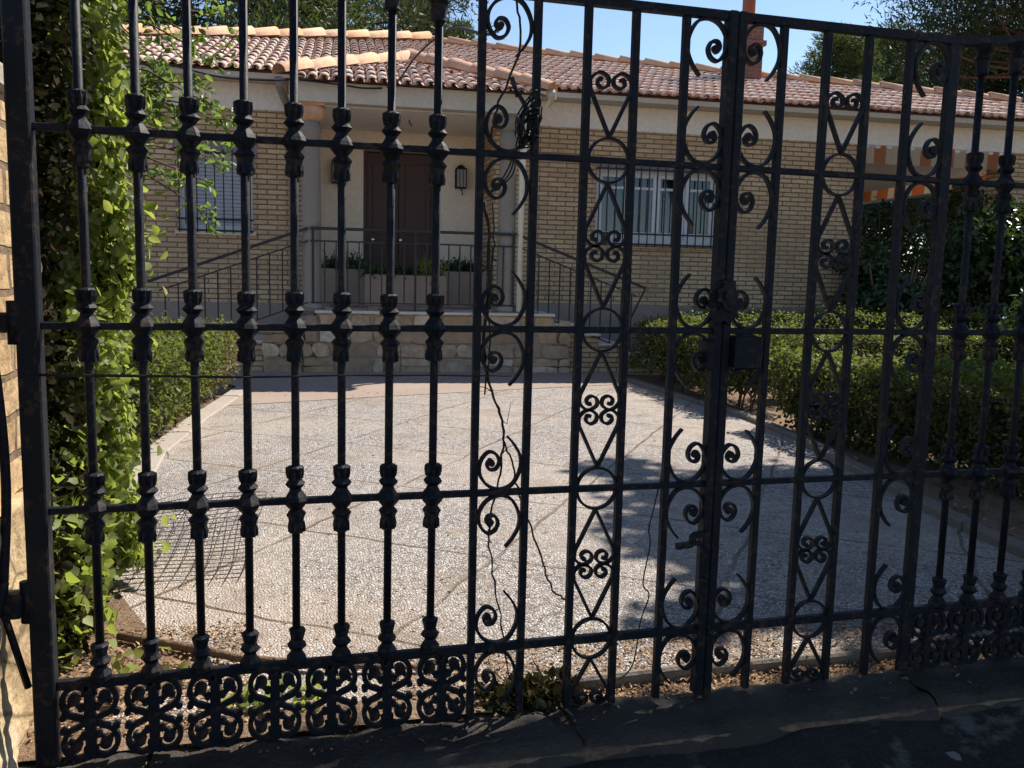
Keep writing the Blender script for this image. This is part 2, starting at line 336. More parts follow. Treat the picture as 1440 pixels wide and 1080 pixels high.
SUN = Vector((.75, .42, 1)).normalized()
el = math.asin(SUN.z); az = math.atan2(SUN.x, SUN.y)
w = bpy.data.worlds.new('World'); SC.world = w; w.use_nodes = True; nt = w.node_tree; nt.nodes.clear()
sky = nt.nodes.new('ShaderNodeTexSky'); sky.sky_type = 'NISHITA'; sky.sun_disc = False; sky.sun_elevation = el; sky.sun_rotation = az
sky.altitude = 900; sky.air_density = 1.0; sky.dust_density = .3; sky.ozone_density = 1.6
bg = nt.nodes.new('ShaderNodeBackground'); bg.inputs[1].default_value = .11
wo = nt.nodes.new('ShaderNodeOutputWorld'); nt.links.new(sky.outputs[0], bg.inputs[0]); nt.links.new(bg.outputs[0], wo.inputs[0])
sd = bpy.data.lights.new('sun', 'SUN'); sd.energy = 5.0; sd.angle = math.radians(.53); sd.color = (1, .94, .85)
so = bpy.data.objects.new('sun', sd); COL.objects.link(so); so.rotation_euler = SUN.to_track_quat('Z', 'Y').to_euler(); so.location = (8, 8, 20)
SC.view_settings.view_transform = 'Standard'; SC.view_settings.look = 'None'; SC.view_settings.exposure = 0.66; SC.view_settings.gamma = 1
SC.cycles.max_bounces = 10; SC.cycles.diffuse_bounces = 6; SC.cycles.transparent_max_bounces = 12

# ------------------------------------------------------------------ ground, street, driveway
def S(o): return tag(o, kind='structure')
g = MB(); L = 600
prof = [(-L, -.16), (-1.2, -.16), (-.2, -.13), (-.19, -.03), (.0, -.03), (L, -.03)]
g.add([(x, y, z) for y, z in prof for x in (-L, L)], [(2 * i, 2 * i + 1, 2 * i + 3, 2 * i + 2) for i in range(len(prof) - 1)])
S(g.build('ground', M['soil']))
# street: rough asphalt with slight unevenness
n = 170; vs = []; fs = []
for j in range(30):
    for i in range(n):
        x = -8 + 16 * i / (n - 1); y = -9 + 8.83 * (j / 29) ** .45
        vs.append((x, y, -.085 + .012 * sin(3 * x + 2 * y) * cos(5 * y) + .008 * sin(9 * x + 1.3 * sin(7 * y)) + random.uniform(-.007, .007) + (.03 if j >= 28 else 0)))
for j in range(29):
    for i in range(n - 1): a = j * n + i; fs.append((a, a + 1, a + n + 1, a + n))
g = MB(); g.add(vs, fs, True); S(g.build('street', M['asphalt']))
# sill stones under the gate
g = MB(); x = -2.6
while x < 3.2:
    l = random.uniform(.85, 1.15); bm = bmesh.new(); bmesh.ops.create_grid(bm, x_segments=30, y_segments=9, size=1)
    for v in bm.verts:
        fy = v.co.y; v.co = Vector((x + (v.co.x + 1) / 2 * (l - .012), -.215 + (fy + 1) / 2 * .245 + .004 * sin(v.co.x * 5 + x), 0))
        e = max(0, -fy - .55) / .45
        v.co.z = -.012 - .07 * e * e + random.uniform(-.006, .005) + .006 * sin(v.co.x * 19)
    g.bm(bm, True); x += l
S(g.build('gate_sill', M['sill']))
DR = [(-1.75, .16), (.1, .165), (1.3, .17), (2.02, .55), (2.1, 1.3), (2.4, 2.6), (2.67, 3.75), (2.77, 4.6), (2.75, 7.0), (2.75, 7.35), (-1.5, 7.0), (-1.6, 6.35), (-1.78, 5.2), (-1.95, 3.75), (-1.92, 2.2), (-1.8, .9)]
g = MB(); g.add([(p[0], p[1], -.004) for p in DR], [tuple(range(len(DR)))]); S(g.build('driveway', M['drive']))
g = MB(); g.add([(-1.72, 5.85, 0), (-.6, 6.2, 0), (1.3, 6.75, 0), (2.74, 7.1, 0), (3.2, 8.6, 0), (-2.4, 8.9, 0), (-1.56, 7.0, 0)], [(0, 1, 2, 3, 4, 5, 6)])
o = S(g.build('paved_path', M['pinktile']))
t = M['pinktile'].node_tree
g = MB(); g.add([(-1.75, .155, .0), (-1.35, .42, 0), (-1.62, .75, 0), (-1.8, 1.2, 0), (-2.6, 1.2, 0), (-2.6, .02, 0), (-.6, .02, 0), (-.55, .15, 0)], [(0, 1, 2, 3, 4, 5, 6, 7)])
S(g.build('flower_bed', M['soil']))
# kerbs
def kerb(name, pts, wd, h, seg=.8, mat='kerb'):
    g = MB()
    for a, b in zip(pts[:-1], pts[1:]):
        a = Vector((*a, 0)); b = Vector((*b, 0)); d = b - a; k = max(1, round(d.length / seg))
        for i in range(k):
            p = a + d * (i / k); q = a + d * ((i + 1) / k) - d.normalized() * .008; m = Vector((-d.y, d.x, 0)).normalized() * wd / 2
            bm = bmesh.new(); vv = [bm.verts.new(c + Vector((0, 0, z))) for z in (-.06, h + random.uniform(-.006, .006)) for c in (p + m, p - m, q - m, q + m)]
            for f in ((3, 2, 1, 0), (4, 5, 6, 7), (0, 1, 5, 4), (1, 2, 6, 5), (2, 3, 7, 6), (3, 0, 4, 7)): bm.faces.new([vv[i] for i in f])
            bmesh.ops.bevel(bm, geom=bm.edges[:], offset=.008, segments=1, affect='EDGES'); g.bm(bm)
    return S(g.build(name, M[mat]))
kerb('kerb', [(2.06, .55), (2.14, 1.3), (2.44, 2.6), (2.71, 3.75), (2.81, 4.6), (2.79, 7.3)], .09, .04, .8, 'oldkerb')
kerb('kerb', [(-1.99, 2.4), (-2.01, 3.75), (-1.84, 5.2), (-1.66, 6.35), (-1.56, 7.0)], .16, .02)
kerb('kerb', [(-.35, .135), (.1, .15), (1.3, .125), (2.0, .13)], .026, .014, 1.3, 'oldkerb')

# ------------------------------------------------------------------ the gate
Z1, Z2, Z3, ZB, ZT = 1.5273, 1.0776, .6364, .1988, 1.927
def topz(x):
    t = max(0, (abs(x) - .703) / 1.05); return ZT + .27 * t ** 1.6
def mirror(pts, sx, sz): return [(p[0] * sx, p[1] * sz) for p in pts]
SCROLL = spline([(-.16, 1.22), (-.33, 1.02), (-.47, .74), (-.46, .42), (-.28, .1), (0, 0), (.28, .1), (.46, .36), (.45, .66), (.28, .87), (.1, .82), (.02, .64), (.1, .48), (.24, .47), (.30, .58), (.24, .68), (.17, .64)], 6)
GW = .121
_sc = {}
def scroll(par, x, z, sx, sz, wd=GW):
    k = (sx, sz)
    if k not in _sc:
        g = MB(); g.sweep([(p[0] * wd * sx, p[1] * wd * sz) for p in SCROLL], .0075, -.008, .008, lambda t: .75 + .35 * min(1, t * 4) + (.35 if t > .93 else 0))
        g.disc(.2 * wd * sx, .61 * wd * sz, .009, -.009, .009); _sc[k] = g.mesh('scroll')
    o = link('scroll', _sc[k], M['iron'], par, (x, random.uniform(-.002, .002), z)); o.scale = (random.uniform(.97, 1.02), 1, random.uniform(.96, 1.04)); return o
HEART = [(0, 0), (-.25, -.6), (-.47, -1.12), (-.47, -1.36), (-.27, -1.53), (-.07, -1.42), (-.07, -1.24), (-.2, -1.16), (-.31, -1.25), (-.28, -1.38), (-.2, -1.36)]
_ht = {}
def heart(par, x, z, sz, hgt):
    k = (sz, round(hgt, 3))
    if k not in _ht:
        g = MB(); f = hgt / 1.53
        for s in (-1, 1):
            pts = [(0, 0), (-.25 * s * -1, -.6)]
            c = spline([(p[0] * s, p[1]) for p in HEART[2:]], 6)
            full = [(0, 0)] + c
            g.sweep([(p[0] * GW, p[1] * f * sz) for p in full], .0075, -.0075 + .001 * s, .0075 + .001 * s, lambda t: 1.0 + (.35 if t > .92 else 0))
        _ht[k] = g.mesh('heart_scroll')
    return link('heart_scroll', _ht[k], M['iron'], par, (x, 0, z))
_rg = []
def ring(par, x, z):
    if not _rg:
        g = MB(); r = .058
        g.sweep([(r * cos(2 * pi * i / 32), r * sin(2 * pi * i / 32)) for i in range(33)], .007, -.007, .007); _rg.append(g.mesh('ring'))
    return link('ring', _rg[0], M['iron'], par, (x, 0, z))
COLLAR = [(.089, .0095), (.087, .018), (.083, .0225), (.072, .0200), (.057, .0165), (.051, .0185), (.042, .0258), (.037, .0228), (.029, .0148), (.022, .0170), (.009, .0262), (-.001, .0318), (-.012, .0268), (-.026, .0152), (-.031, .0205), (-.038, .0258), (-.046, .0212), (-.056, .0192), (-.078, .0185), (-.083, .0202), (-.087, .016), (-.089, .0095)]
_cl = {}
def collar(par, z, part):
    if part not in _cl:
        pr = {'full': COLLAR, 'upper': [p for p in COLLAR if p[0] > .0] + [(-.004, .026), (-.012, .02)], 'lower': [(.004, .024)] + [p for p in COLLAR if p[0] < .007]}[part]
        g = MB(); g.lathe(sorted(pr), 8, smooth=False)
        if part == 'full':
            for a in range(8): # cast leaf tips round the boss and the end cups
                t = a * pi / 4 + .39
                for z0, z1, r0, r1 in ((.056, .0845, .0150, .0196), (-.058, -.0845, .0150, .0188)):
                    g.tube([(r0 * cos(t), r0 * sin(t), z0), (r1 * .93 * cos(t), r1 * .93 * sin(t), (z0 + z1) / 2), (r1 * cos(t), r1 * sin(t), z1)], [.0058, .0055, .0035], 5, smooth=False)
        _cl[part] = g.mesh('cast_collar')
    return link('cast_collar', _cl[part], M['iron'], par, (0, 0, z + random.uniform(-.003, .003) * (part == 'full')), (random.uniform(-.03, .03), random.uniform(-.03, .03), random.uniform(0, 6)))
_cp = []
def cast_panel(par, x):
    if not _cp:
        g = MB(); y0, y1 = -.008, .008
        for sx in (1, -1):
            for sz in (1, -1):
                k = .001 * sx + .0005 * sz
                up = spline([(.0, -.004), (.03, .012), (.052, .022), (.0655, .045), (.064, .068), (.05, .086), (.03, .0925), (.012, .084), (.012, .066)], 5)
                g.sweep([(p[0] * sx * .92, p[1] * sz) for p in up], .0128, y0 + k, y1 + k)
                for (dx, dz, r) in ((.034, .060, .0150), (.060, .017, .0085), (.018, .036, .008), (.046, .047, .006), (.009, .0885, .009)):
                    g.disc(dx * sx, dz * sz, r, y0 - .002 + k * 2, y1 + .002 + k * 2, 10)
                g.sweep([(p[0] * sx, p[1] * sz) for p in spline([(.005, .03), (.018, .036), (.03, .046), (.036, .058)], 4)], .008, y0 + .001 + k, y1 - .001 + k)
        g.sweep([(0, -.0935), (0, -.05), (0, 0), (0, .05), (0, .0935)], .019, -.011, .011, lambda t: 1 + .35 * abs(sin(t * 3 * pi)))
        g.disc(0, 0, .017, -.013, .013, 12); _cp.append(g.mesh('cast_panel'))
    return link('cast_panel', _cp[0], M['iron'], par, (x + random.uniform(-.002, .002), 0, .0985), (random.uniform(-.02, .02), random.uniform(-.015, .015), 0))
def gate_leaf(sg, label):
    t = thing('gate_leaf', label, 'gate')
    X = [.146, .285, .422, .562, .703]
    g = MB()
    if sg < 0: g.box(-.027, -.001, -.02, .02, .0, ZT + .012, .003)
    else: g.box(.001, .026, -.02, .02, .0, ZT + .012, .003)
    g.build('stile', M['iron'], t)
    g = MB(); g.box(min(sg * 1.737, sg * 1.786), max(sg * 1.737, sg * 1.786), -.025, .025, -.005, 2.25, .004); g.build('stile', M['iron'], t)
    for z, hh in ((Z1, .0085), (Z2, .0085), (Z3, .0085), (ZB, .012)):
        g = MB(); a, b = sorted((sg * .026, sg * 1.738)); g.box(a, b, -.0095, .0095, z - hh, z + hh, .002); g.build('rail', M['iron'], t)
    g = MB(); xs = [.024 + (1.74 - .024) * i / 40 for i in range(41)]
    g.sweep([(sg * x, topz(x)) for x in xs], .022, -.013, .013); g.build('top_rail', M['iron'], t)
    for i, x in enumerate(X):
        wd = .0096 if not (sg > 0 and i == 4) else .018
        g = MB(); g.box(sg * x - wd, sg * x + wd, -.0112, .0112, .0, topz(x) - .008, .002); o = g.build('flat_bar', M['iron'], t); o.rotation_euler = (random.uniform(-.0015, .0015), random.uniform(-.0022, .0022), random.uniform(-.05, .05) * 0)
    if sg < 0:
        for k in range(8): balust(t, -.818 - .1167 * k)
    else:
        for k in range(8): balust(t, .818 + .1167 * k)
    pw = (1.737 - .712) / 7
    for k in range(7): cast_panel(t, sg * (.712 + pw * (k + .5)))
    # scroll panels: outer one has its curls at the outer bar, inner one at the meeting stile
    for (xa, xb, side) in ((.0265, .146, 0), (.562, .703, 1)):
        xm = sg * (xa + xb) / 2 * 1.0; cs = (-sg if side == 0 else sg)
        if side == 0: xm = sg * .0815
        else: xm = sg * .6325
        for z in (Z1, Z2, Z3, ZB):
            hh = .012 if z == ZB else .0085
            scroll(t, xm, z + hh, cs, 1); scroll(t, xm, z - hh, cs, -1)
        scroll(t, xm, topz(xm) - .011, cs, -1)
    xm = sg * .3535
    for z in (Z1, Z2, Z3, ZB): ring(t, xm, z)
    rr = .0605
    heart(t, xm, Z1 + rr, -1, .165)
    for a, b in ((Z1, Z2), (Z2, Z3), (Z3, ZB)):
        hgt = (a - b - 2 * rr) / 2; heart(t, xm, a - rr, 1, hgt); heart(t, xm, b + rr, -1, hgt)
    heart(t, xm, ZB - rr, 1, .135)
    return t
def balust(t, x):
    tz = topz(x); g = MB(); g.tube([(0, 0, ZB), (0, 0, .9), (0, 0, tz - .005)], .0106, 10); o = g.build('baluster', M['iron'], t, (x + random.uniform(-.002, .002), 0, 0)); o.rotation_euler = (random.uniform(-.002, .002), random.uniform(-.003, .003), 0)
    for z in (Z1, Z2, Z3): collar(o, z, 'full')
    collar(o, ZB + .012, 'upper'); collar(o, tz - .011, 'lower')
GL = gate_leaf(-1, 'black iron gate leaf hinged at the orange brick pier, tangled wire knot on it')
GR = gate_leaf(1, 'black iron gate leaf carrying the large lock box')
# lock box, rosette, latch handle
g = MB(); g.box(.0275, .112, -.047, .032, .972, 1.064, .004); g.build('lock_box', M['iron'], GR)
g = MB(); g.box(-.052, -.028, -.036, .03, .968, 1.052, .004); g.build('lock_keeper', M['iron'], GL)
g = MB()
def leaflet(cx, cz, a, l, wd, y0, y1):
    pts = [(0, 0), (.25, .42), (.4, .30), (.55, .5), (.72, .28), (1, 0), (.72, -.28), (.55, -.5), (.4, -.3), (.25, -.42)]; q = []
    for u, v in pts: q.append((cx + l * u * cos(a) - wd * v * sin(a), cz + l * u * sin(a) + wd * v * cos(a)))
    n = len(q); g.add([(x, y, z) for y in (y0, y1) for x, z in q], [tuple(range(n)), tuple(range(2 * n - 1, n - 1, -1))] + [(k, k + n, (k + 1) % n + n, (k + 1) % n) for k in range(n)])
for k in range(9): leaflet(0, 0, 2 * pi * k / 9 + .2, .044 + .008 * (k % 2), .046, -.034 - .0013 * k, -.021)
for k in range(6): leaflet(.002, -.03, pi + pi * k / 5, .055, .04, -.033 - .001 * k, -.0212)
for k in range(7): leaflet(0, .0, 2 * pi * k / 7, .036, .034, -.050 - .001 * k, -.036)
g.disc(0, 0, .013, -.062, -.04)
g.build('rosette', M['iron'], GL, (-.009, 0, 1.178))
g = MB(); g.sweep([(-.02, .500), (-.066, .498), (-.072, .494), (-.073, .476), (-.078, .471), (-.122, .468)], .016, -.05, -.034); g.sweep([(-.034, .30), (-.036, .455), (-.042, .468), (-.075, .472)], .013, -.0325, -.0215); g.box(-.046, -.024, -.046, -.03, .36, .37); g.build('latch_handle', M['iron'], GL)
for z in (1.085, .42):
    g = MB(); g.box(-1.93, -1.787, -.02, .02, z - .022, z + .022, .004); g.tube([(-1.79, -.012, z - .05), (-1.79, -.012, z + .05)], .016); g.build('hinge_arm', M['iron'], GL)

# wires and vines on the gate
def vine(name, pts, r, mat, label, cat, k=6, jit=.004, group=None):
    P = spline(pts, k); P = [tuple(c + random.uniform(-jit, jit) for c in p) for p in P]
    R_ = [r * (1.5 - .9 * i / len(P)) * random.uniform(.8, 1.25) for i in range(len(P))]; g = MB(); g.tube(P, R_, 5)
    if r > .003:
        for i in range(3, len(P) - 2, 5): q = Vector(P[i]); g.tube([q, q + Vector((random.uniform(-.03, .03), .005, random.uniform(-.02, .03))), q + Vector((random.uniform(-.05, .05), .01, random.uniform(-.03, .05)))], [.0018, .0013, .0008], 4)
    return tag(g.build(name, mat), label, cat, group)
o = vine('dangling_vine', [(-.683, .022, 1.405), (-.668, .024, 1.304), (-.672, .022, 1.157), (-.676, .022, 1.0), (-.648, .024, .893), (-.616, .024, .796), (-.631, .022, .66), (-.652, .022, .52), (-.64, .02, .40), (-.618, .02, .28), (-.59, .022, .1)], .0032, M['vine'], 'thin dry brown vine hanging down the scroll panel of the left gate leaf', 'vine')
g = MB()
g.tube([tuple(c + random.uniform(-.004, .004) for c in p) for p in spline([(-.66, .026, 1.41), (-.655, .026, 1.3), (-.667, .028, 1.15), (-.66, .025, 1.02), (-.672, .028, .9)], 6)], .0024, 5)
g.tube([tuple(c + random.uniform(-.004, .004) for c in p) for p in spline([(-.62, .028, .79), (-.59, .03, .70), (-.566, .03, .618), (-.5, .03, .44), (-.466, .03, .348), (-.423, .028, .304)], 6)], .0028, 5)
g.tube([tuple(c + random.uniform(-.003, .003) for c in p) for p in spline([(-.62, .026, 1.95), (-.60, .026, 1.86), (-.605, .026, 1.77), (-.65, .026, 1.66), (-.675, .026, 1.56)], 6)], .0032, 5)
g.tube(spline([(-.15, .016, .665), (-.168, .022, .56), (-.176, .03, .50), (-.170, .03, .45), (-.187, .03, .34), (-.166, .03, .30), (-.19, .03, .22), (-.2, .04, .1), (-.225, .05, .05), (-.27, .05, .035)], 6), .0022, 5)
o.data.materials[0] = M['vine']; o2 = g.build('dangling_vine', M['vine']); tag(o2, 'tangled dry vine strands trailing from the gate top towards the latch', 'vine')
g = MB()
for i in range(15):
    c = Vector((-.592, .0, 1.605)); pts = []
    a0 = random.uniform(0, 6.28); tl = random.uniform(-.9, .9)
    rx, rz = random.uniform(.010, .03), random.uniform(.03, .075)
    for j in range(13):
        a = a0 + 2 * pi * j / 12 * random.uniform(.97, 1.03); pts.append(c + Vector((rx * cos(a) + .25 * rz * sin(a) + .016, random.uniform(-.03, .03), rz * sin(a) + tl * .03)))
    g.tube(spline([tuple(p) for p in pts], 3), .0022, 5)
g.tube([(-.612, -.02, 1.67), (-.632, -.03, 1.715)], .006, 6)
for a in (.0, .1, .2): g.tube(spline([(-.60, .02, 1.55), (-.63 + a * .1, .025, 1.48), (-.67, .02, 1.43)], 5), .0022, 5)
tag(g.build('wire_knot', M['cable']), 'tangled knot of black wire tied to a flat bar of the left gate leaf', 'wire')
vine('tie_wire', [(-1.74, -.028, .966), (-1.3, -.022, .957), (-1.0, -.02, .959), (-.682, -.02, .956), (-.6, .02, .95)], .0022, M['cable'], 'thin straight wire strung across the cast balusters', 'wire', 5, .001)

# ------------------------------------------------------------------ brick pier with rock foot and steel braces
P = thing('gate_pier', 'sunlit orange brick gate pier on a rough rock foot', 'pier', (-2.15, 0, 0))
def rock_block(x0, x1, y0, y1, z0, z1, amp, seg=10, sm=False):
    bm = bmesh.new(); bmesh.ops.create_cube(bm, size=2); bmesh.ops.subdivide_edges(bm, edges=bm.edges[:], cuts=seg, use_grid_fill=True)
    from mathutils import noise
    for v in bm.verts:
        p = Vector(((x0 + x1) / 2 + v.co.x * (x1 - x0) / 2, (y0 + y1) / 2 + v.co.y * (y1 - y0) / 2, (z0 + z1) / 2 + v.co.z * (z1 - z0) / 2))
        q = noise.noise_vector(p * 4.5) * amp + noise.noise_vector(p * 13) * amp * .45; q = Vector(q) + noise.noise_vector(p * 38) * amp * .28 * (1 if amp > .02 else 0); v.co = p + q
    return bm
g = MB(); g.bm(rock_block(-.30, .285, -.27, .3, .6, 1.64, .012, 14)); g.build('shaft', M['pier'], P)
g = MB(); g.bm(rock_block(-.34, .31, -.33, .34, -.2, .62, .022, 44), True); g.build('rock_foot', M['rock'], P)
g = MB(); g.box(-.33, .3, -.31, .34, 1.645, 1.71, .01, .004); g.build('cap', M['kerb'], P)
P2 = thing('gate_pier', 'orange brick gate pier in tree shade at the right end of the gate', 'pier', (2.13, 0, 0))
for ch in list(P.children):
    c = ch.copy(); COL.objects.link(c); c.parent = P2; c.scale = (-1, 1, 1)
g = MB()
for z in (1.085, .42): g.box(1.787, 1.86, -.02, .02, z - .022, z + .022, .004); g.tube([(1.79, -.012, z - .05), (1.79, -.012, z + .05)], .016)
g.build('hinge_arm', M['iron'], GR)
B = thing('brace_rod', 'black iron rods bolted beside the brick pier near the gate hinge', 'rod', (-1.83, 0, 0))
g = MB(); g.tube(spline([(-.02, -.03, 1.12), (.0, -.02, .95), (.006, -.01, .7), (-.01, -.02, .42)], 5), .011, 8); g.build('curved_rod', M['iron'], B)
g = MB(); g.tube([(-.0, -.04, .48), (-.05, -.09, .25)], .012, 8); g.tube([(-.02, -.03, .46), (.03, .0, .2)], .009, 8); g.build('diagonal_rod', M['iron'], B)
g = MB(); g.box(-.06, .035, -.05, -.02, .39, .45, .005); g.disc(-.02, .42, .014, -.058, -.048); g.build('clamp', M['iron'], B)

# ------------------------------------------------------------------ the house
A4 = math.radians(-4)
H = thing('brick_house', 'low tan brick house with clay tile roof and a raised porch behind the gate', 'house', (0, 8.413, 0), A4)
WV = 1.05; BV = 1.93; PZ = .74; WT = 3.2
def part(name, mat, fn, parent=H, loc=None, rot=None):
    g = MB(); fn(g); return g.build(name, mat, parent, loc, rot)
LW = (-2.5, -1.6, 1.68, 2.655); RW = (2.93, 4.74, 1.675, 2.70)
def wall_with_hole(g, u0, u1, z0, z1, hole):
    a, b, c, d = hole
    g.box(u0, a, WV, WV + .28, z0, z1); g.box(b, u1, WV, WV + .28, z0, z1); g.box(a, b, WV, WV + .28, z0, c); g.box(a, b, WV, WV + .28, d, z1)
part('brick_wall', M['brick'], lambda g: wall_with_hole(g, -5.5, -.84, .78, WT, LW))
part('brick_wall', M['brick'], lambda g: (wall_with_hole(g, 1.5, 6.84, .84, WT, RW), g.box(1.5, 1.78, WV + .28, BV, .74, WT), g.box(6.56, 6.84, WV + .28, 7.5, .84, WT)))
part('brick_wall', M['brick'], lambda g: (g.box(-5.5, -5.22, WV + .28, 9, .0, 3.5), g.box(-5.22, 9.7, 8.72, 9, 0, 3.5)))
part('brick_pillar', M['brick'], lambda g: g.box(9.25, 9.7, WV, WV + .4, .0, WT + .1))
part('plinth', M['plinth'], lambda g: (g.box(-5.5, -.84, WV - .02, WV + .28, -.1, .78), g.box(1.5, 9.0, WV - .02, WV + .28, -.1, .838)))
part('render_band', M['white'], lambda g: (g.box(-5.5, -.84, WV - .006, WV + .28, WT, 3.52), g.box(1.5, 9.75, WV - .006, WV + .28, WT, 3.52), g.box(-.84, 1.5, WV - .003, WV + .28, 3.22, 3.52)))
part('soffit', M['beam'], lambda g: (g.box(-5.9, 10.4, .72, WV - .008, 3.525, 3.575), g.box(-5.9, 10.4, WV - .008, 8.9, 3.525, 3.575), g.box(-5.9, 10.4, .70, .72, 3.515, 3.58)))
# recessed entrance
part('back_wall', M['plaster'], lambda g: (g.box(-.84, -.19, BV, BV + .2, PZ, 3.2), g.box(.80, 1.5, BV, BV + .2, PZ, 3.2), g.box(-.19, .80, BV, BV + .2, 2.90, 3.2)))
part('side_wall', M['pinkplaster'], lambda g: g.box(-1.0, -.842, WV + .28, BV, PZ, 3.2))
part('porch_ceiling', M['white'], lambda g: g.box(-.99, 1.78, .18, BV + .1, 3.14, 3.2))
part('porch_beam', M['beam'], lambda g: (g.box(-1.08, 1.9, -.02, .178, 3.15, 3.375), g.box(-1.08, -.90, .178, WV - .01, 3.15, 3.375), g.box(1.70, 1.9, .178, WV - .01, 3.15, 3.375)))
hk = part('ceiling_hook', M['iron'], lambda g: g.tube(spline([(.36, .8, 3.14), (.36, .8, 3.10), (.385, .8, 3.085), (.38, .8, 3.06)], 4), .008, 6))
D = part('door', M['door'], lambda g: (g.box(-.19, .80, BV + .06, BV + .1, PZ, 2.90)))
for a, b in ((-.15, .295), (.305, .76)):
    lf = part('door_leaf', M['door'], lambda g: (g.box(a, b, BV + .03, BV + .058, PZ + .01, 2.86, .004), g.box(a + .08, b - .08, BV + .018, BV + .032, PZ + .15, PZ + .85, .006), g.box(a + .08, b - .08, BV + .018, BV + .032, PZ + 1.0, 2.72, .006)), D)
    part('door_knob', M['steel'], lambda g: g.lathe([(0, .012), (.012, .012), (.022, .03), (.04, .036), (.055, .026), (.06, .008)], 12), D, ((-.06 if a < 0 else .33), BV + .016, 1.66), (pi / 2, 0, 0))
part('door_frame', M['door'], lambda g: (g.box(-.19, -.15, BV - .01, BV + .058, PZ, 2.9), g.box(.76, .80, BV - .01, BV + .058, PZ, 2.9), g.box(-.15, .76, BV - .01, BV + .058, 2.862, 2.9)), D)
# columns
for x in (-.84, 1.53):
    c = part('porch_column', M['column'], lambda g: (g.lathe([(0, .15), (.06, .15), (.07, .125), (.12, .115), (1.2, .112), (2.05, .105), (2.08, .12), (2.12, .12), (2.14, .105), (2.2, .11)], 18), g.box(-.16, .16, -.16, .16, -.01, .0)), H, (x, .16, PZ + .01))
    part('capital', M['captile'] if x < 0 else M['column'], lambda g: (g.lathe([(2.2, .11), (2.24, .15), (2.30, .165), (2.34, .165), (2.37, .15)], 18), g.box(-.16, .16, -.135, .16, 2.37, 2.40)), c)
# drain pipes
part('drain_pipe', M['pipe'], lambda g: g.tube([(1.74, .03, 3.13), (1.74, .03, 2.9), (1.69, .06, 2.7), (1.69, .06, PZ + .02)], .038, 10))
part('drain_pipe', M['column'], lambda g: (g.tube([(-1.24, .62, 3.52), (-1.23, .68, 3.42), (-1.1, 1.0, 3.12), (-1.1, 1.0, 2.9), (-1.1, 1.0, .1)], .05, 10)))
# tile roofs -----------------------------------------------------------
def inside(p, poly):
    c = False; n = len(poly)
    for i in range(n):
        (x1, y1), (x2, y2) = poly[i], poly[(i + 1) % n]
        if (y1 > p[1]) != (y2 > p[1]) and p[0] < (x2 - x1) * (p[1] - y1) / (y2 - y1) + x1: c = not c
    return c
def tiles(poly, pitch=.135, rl=.36, y00=0.0, base=True):
    """barrel tiles over a polygon of the roof plane (x along eave, y up the slope); each tile is its own island"""
    g = MB(); xs = [p[0] for p in poly]; ys = [p[1] for p in poly]
    x0, x1, y1 = min(xs), max(xs), max(ys); nr = int((y1 - y00) / rl) + 1; nc = int((x1 - x0) / pitch) + 1
    for r in range(nr):
        for c in range(nc):
            xc = x0 + (c + .5) * pitch; yb = y00 + r * rl; yt = yb + rl + .05
            if not inside((xc, yb + rl * .45), poly): continue
            jx, jy, jz = random.uniform(-.006, .006), random.uniform(-.02, .02), random.uniform(-.003, .004)
            for kind in (0, 1):
                R = .056 if kind == 0 else .05; cx = xc + jx if kind == 0 else xc + pitch / 2
                sg = 1 if kind == 0 else -1; zb = (.026 if kind == 0 else .036) + jz; k = 6; vs = []; fs = []
                for yy, dz, sc in ((yb + jy - (0 if kind == 0 else .02), .026, 1.06), (yt + jy, 0, .92)):
                    for i in range(k + 1):
                        a = pi * i / k; vs.append((cx - R * sc * cos(a), yy, zb + dz + sg * R * (.75 if kind == 0 else .5) * sc * sin(a)))
                for i in range(k): fs.append((i, i + 1, i + k + 2, i + k + 1))
                if kind == 0: # thick rim at the low end
                    o = len(vs)
                    for i in range(k + 1):
                        a = pi * i / k; vs.append((cx - (R - .013) * 1.06 * cos(a), yb + jy, zb + .026 + (R - .013) * .72 * 1.06 * sin(a)))
                    for i in range(k): fs.append((i + 1, i, o + i, o + i + 1))
                g.add(vs, fs, True)
    return g
def caps(path, R=.095, ln=.38):
    g = MB(); P = [Vector(p) for p in path]
    for a, b in zip(P[:-1], P[1:]):
        d = b - a; n = max(1, round(d.length / ln)); t = d.normalized(); s = t.cross(Vector((0, 0, 1))).normalized(); u = s.cross(t)
        for i in range(n):
            p = a + d * (i / n) - t * .02; q = a + d * ((i + 1) / n) + t * .03; vs = []; fs = []; k = 8
            jr = random.uniform(.94, 1.06)
            for c, r, h in ((p, R * jr, .0), (q, R * jr * 1.2, .018)):
                for m in range(k + 1):
                    an = pi * m / k; vs.append(c + s * (r * cos(an)) + u * (r * .9 * sin(an) + h))
            for m in range(k): fs.append((m, m + k + 1, m + k + 2, m + 1))
            o = len(vs)
            for c, r, h in ((q, R * jr * .96, .014),):
                for m in range(k + 1):
                    an = pi * m / k; vs.append(c + s * (r * cos(an)) + u * (r * .9 * sin(an) + h))
            for m in range(k): fs.append((m + k + 1, o + m, o + m + 1, m + k + 2))
            g.add(vs, fs, True)
    return g
PT = math.radians(19); ce = cos(PT)
def rp(u, v): return (u, (v - .7) / ce)
def r3(u, v, dz=0): return (u, v, 3.59 + (v - .7) * math.tan(PT) + dz)
RID = [(-5.9, 1.75), (-2.59, 3.50), (-.85, 4.60), (.98, 5.43), (2.97, 4.51), (6.14, 3.41), (7.89, 3.06), (10.44, 2.37)]
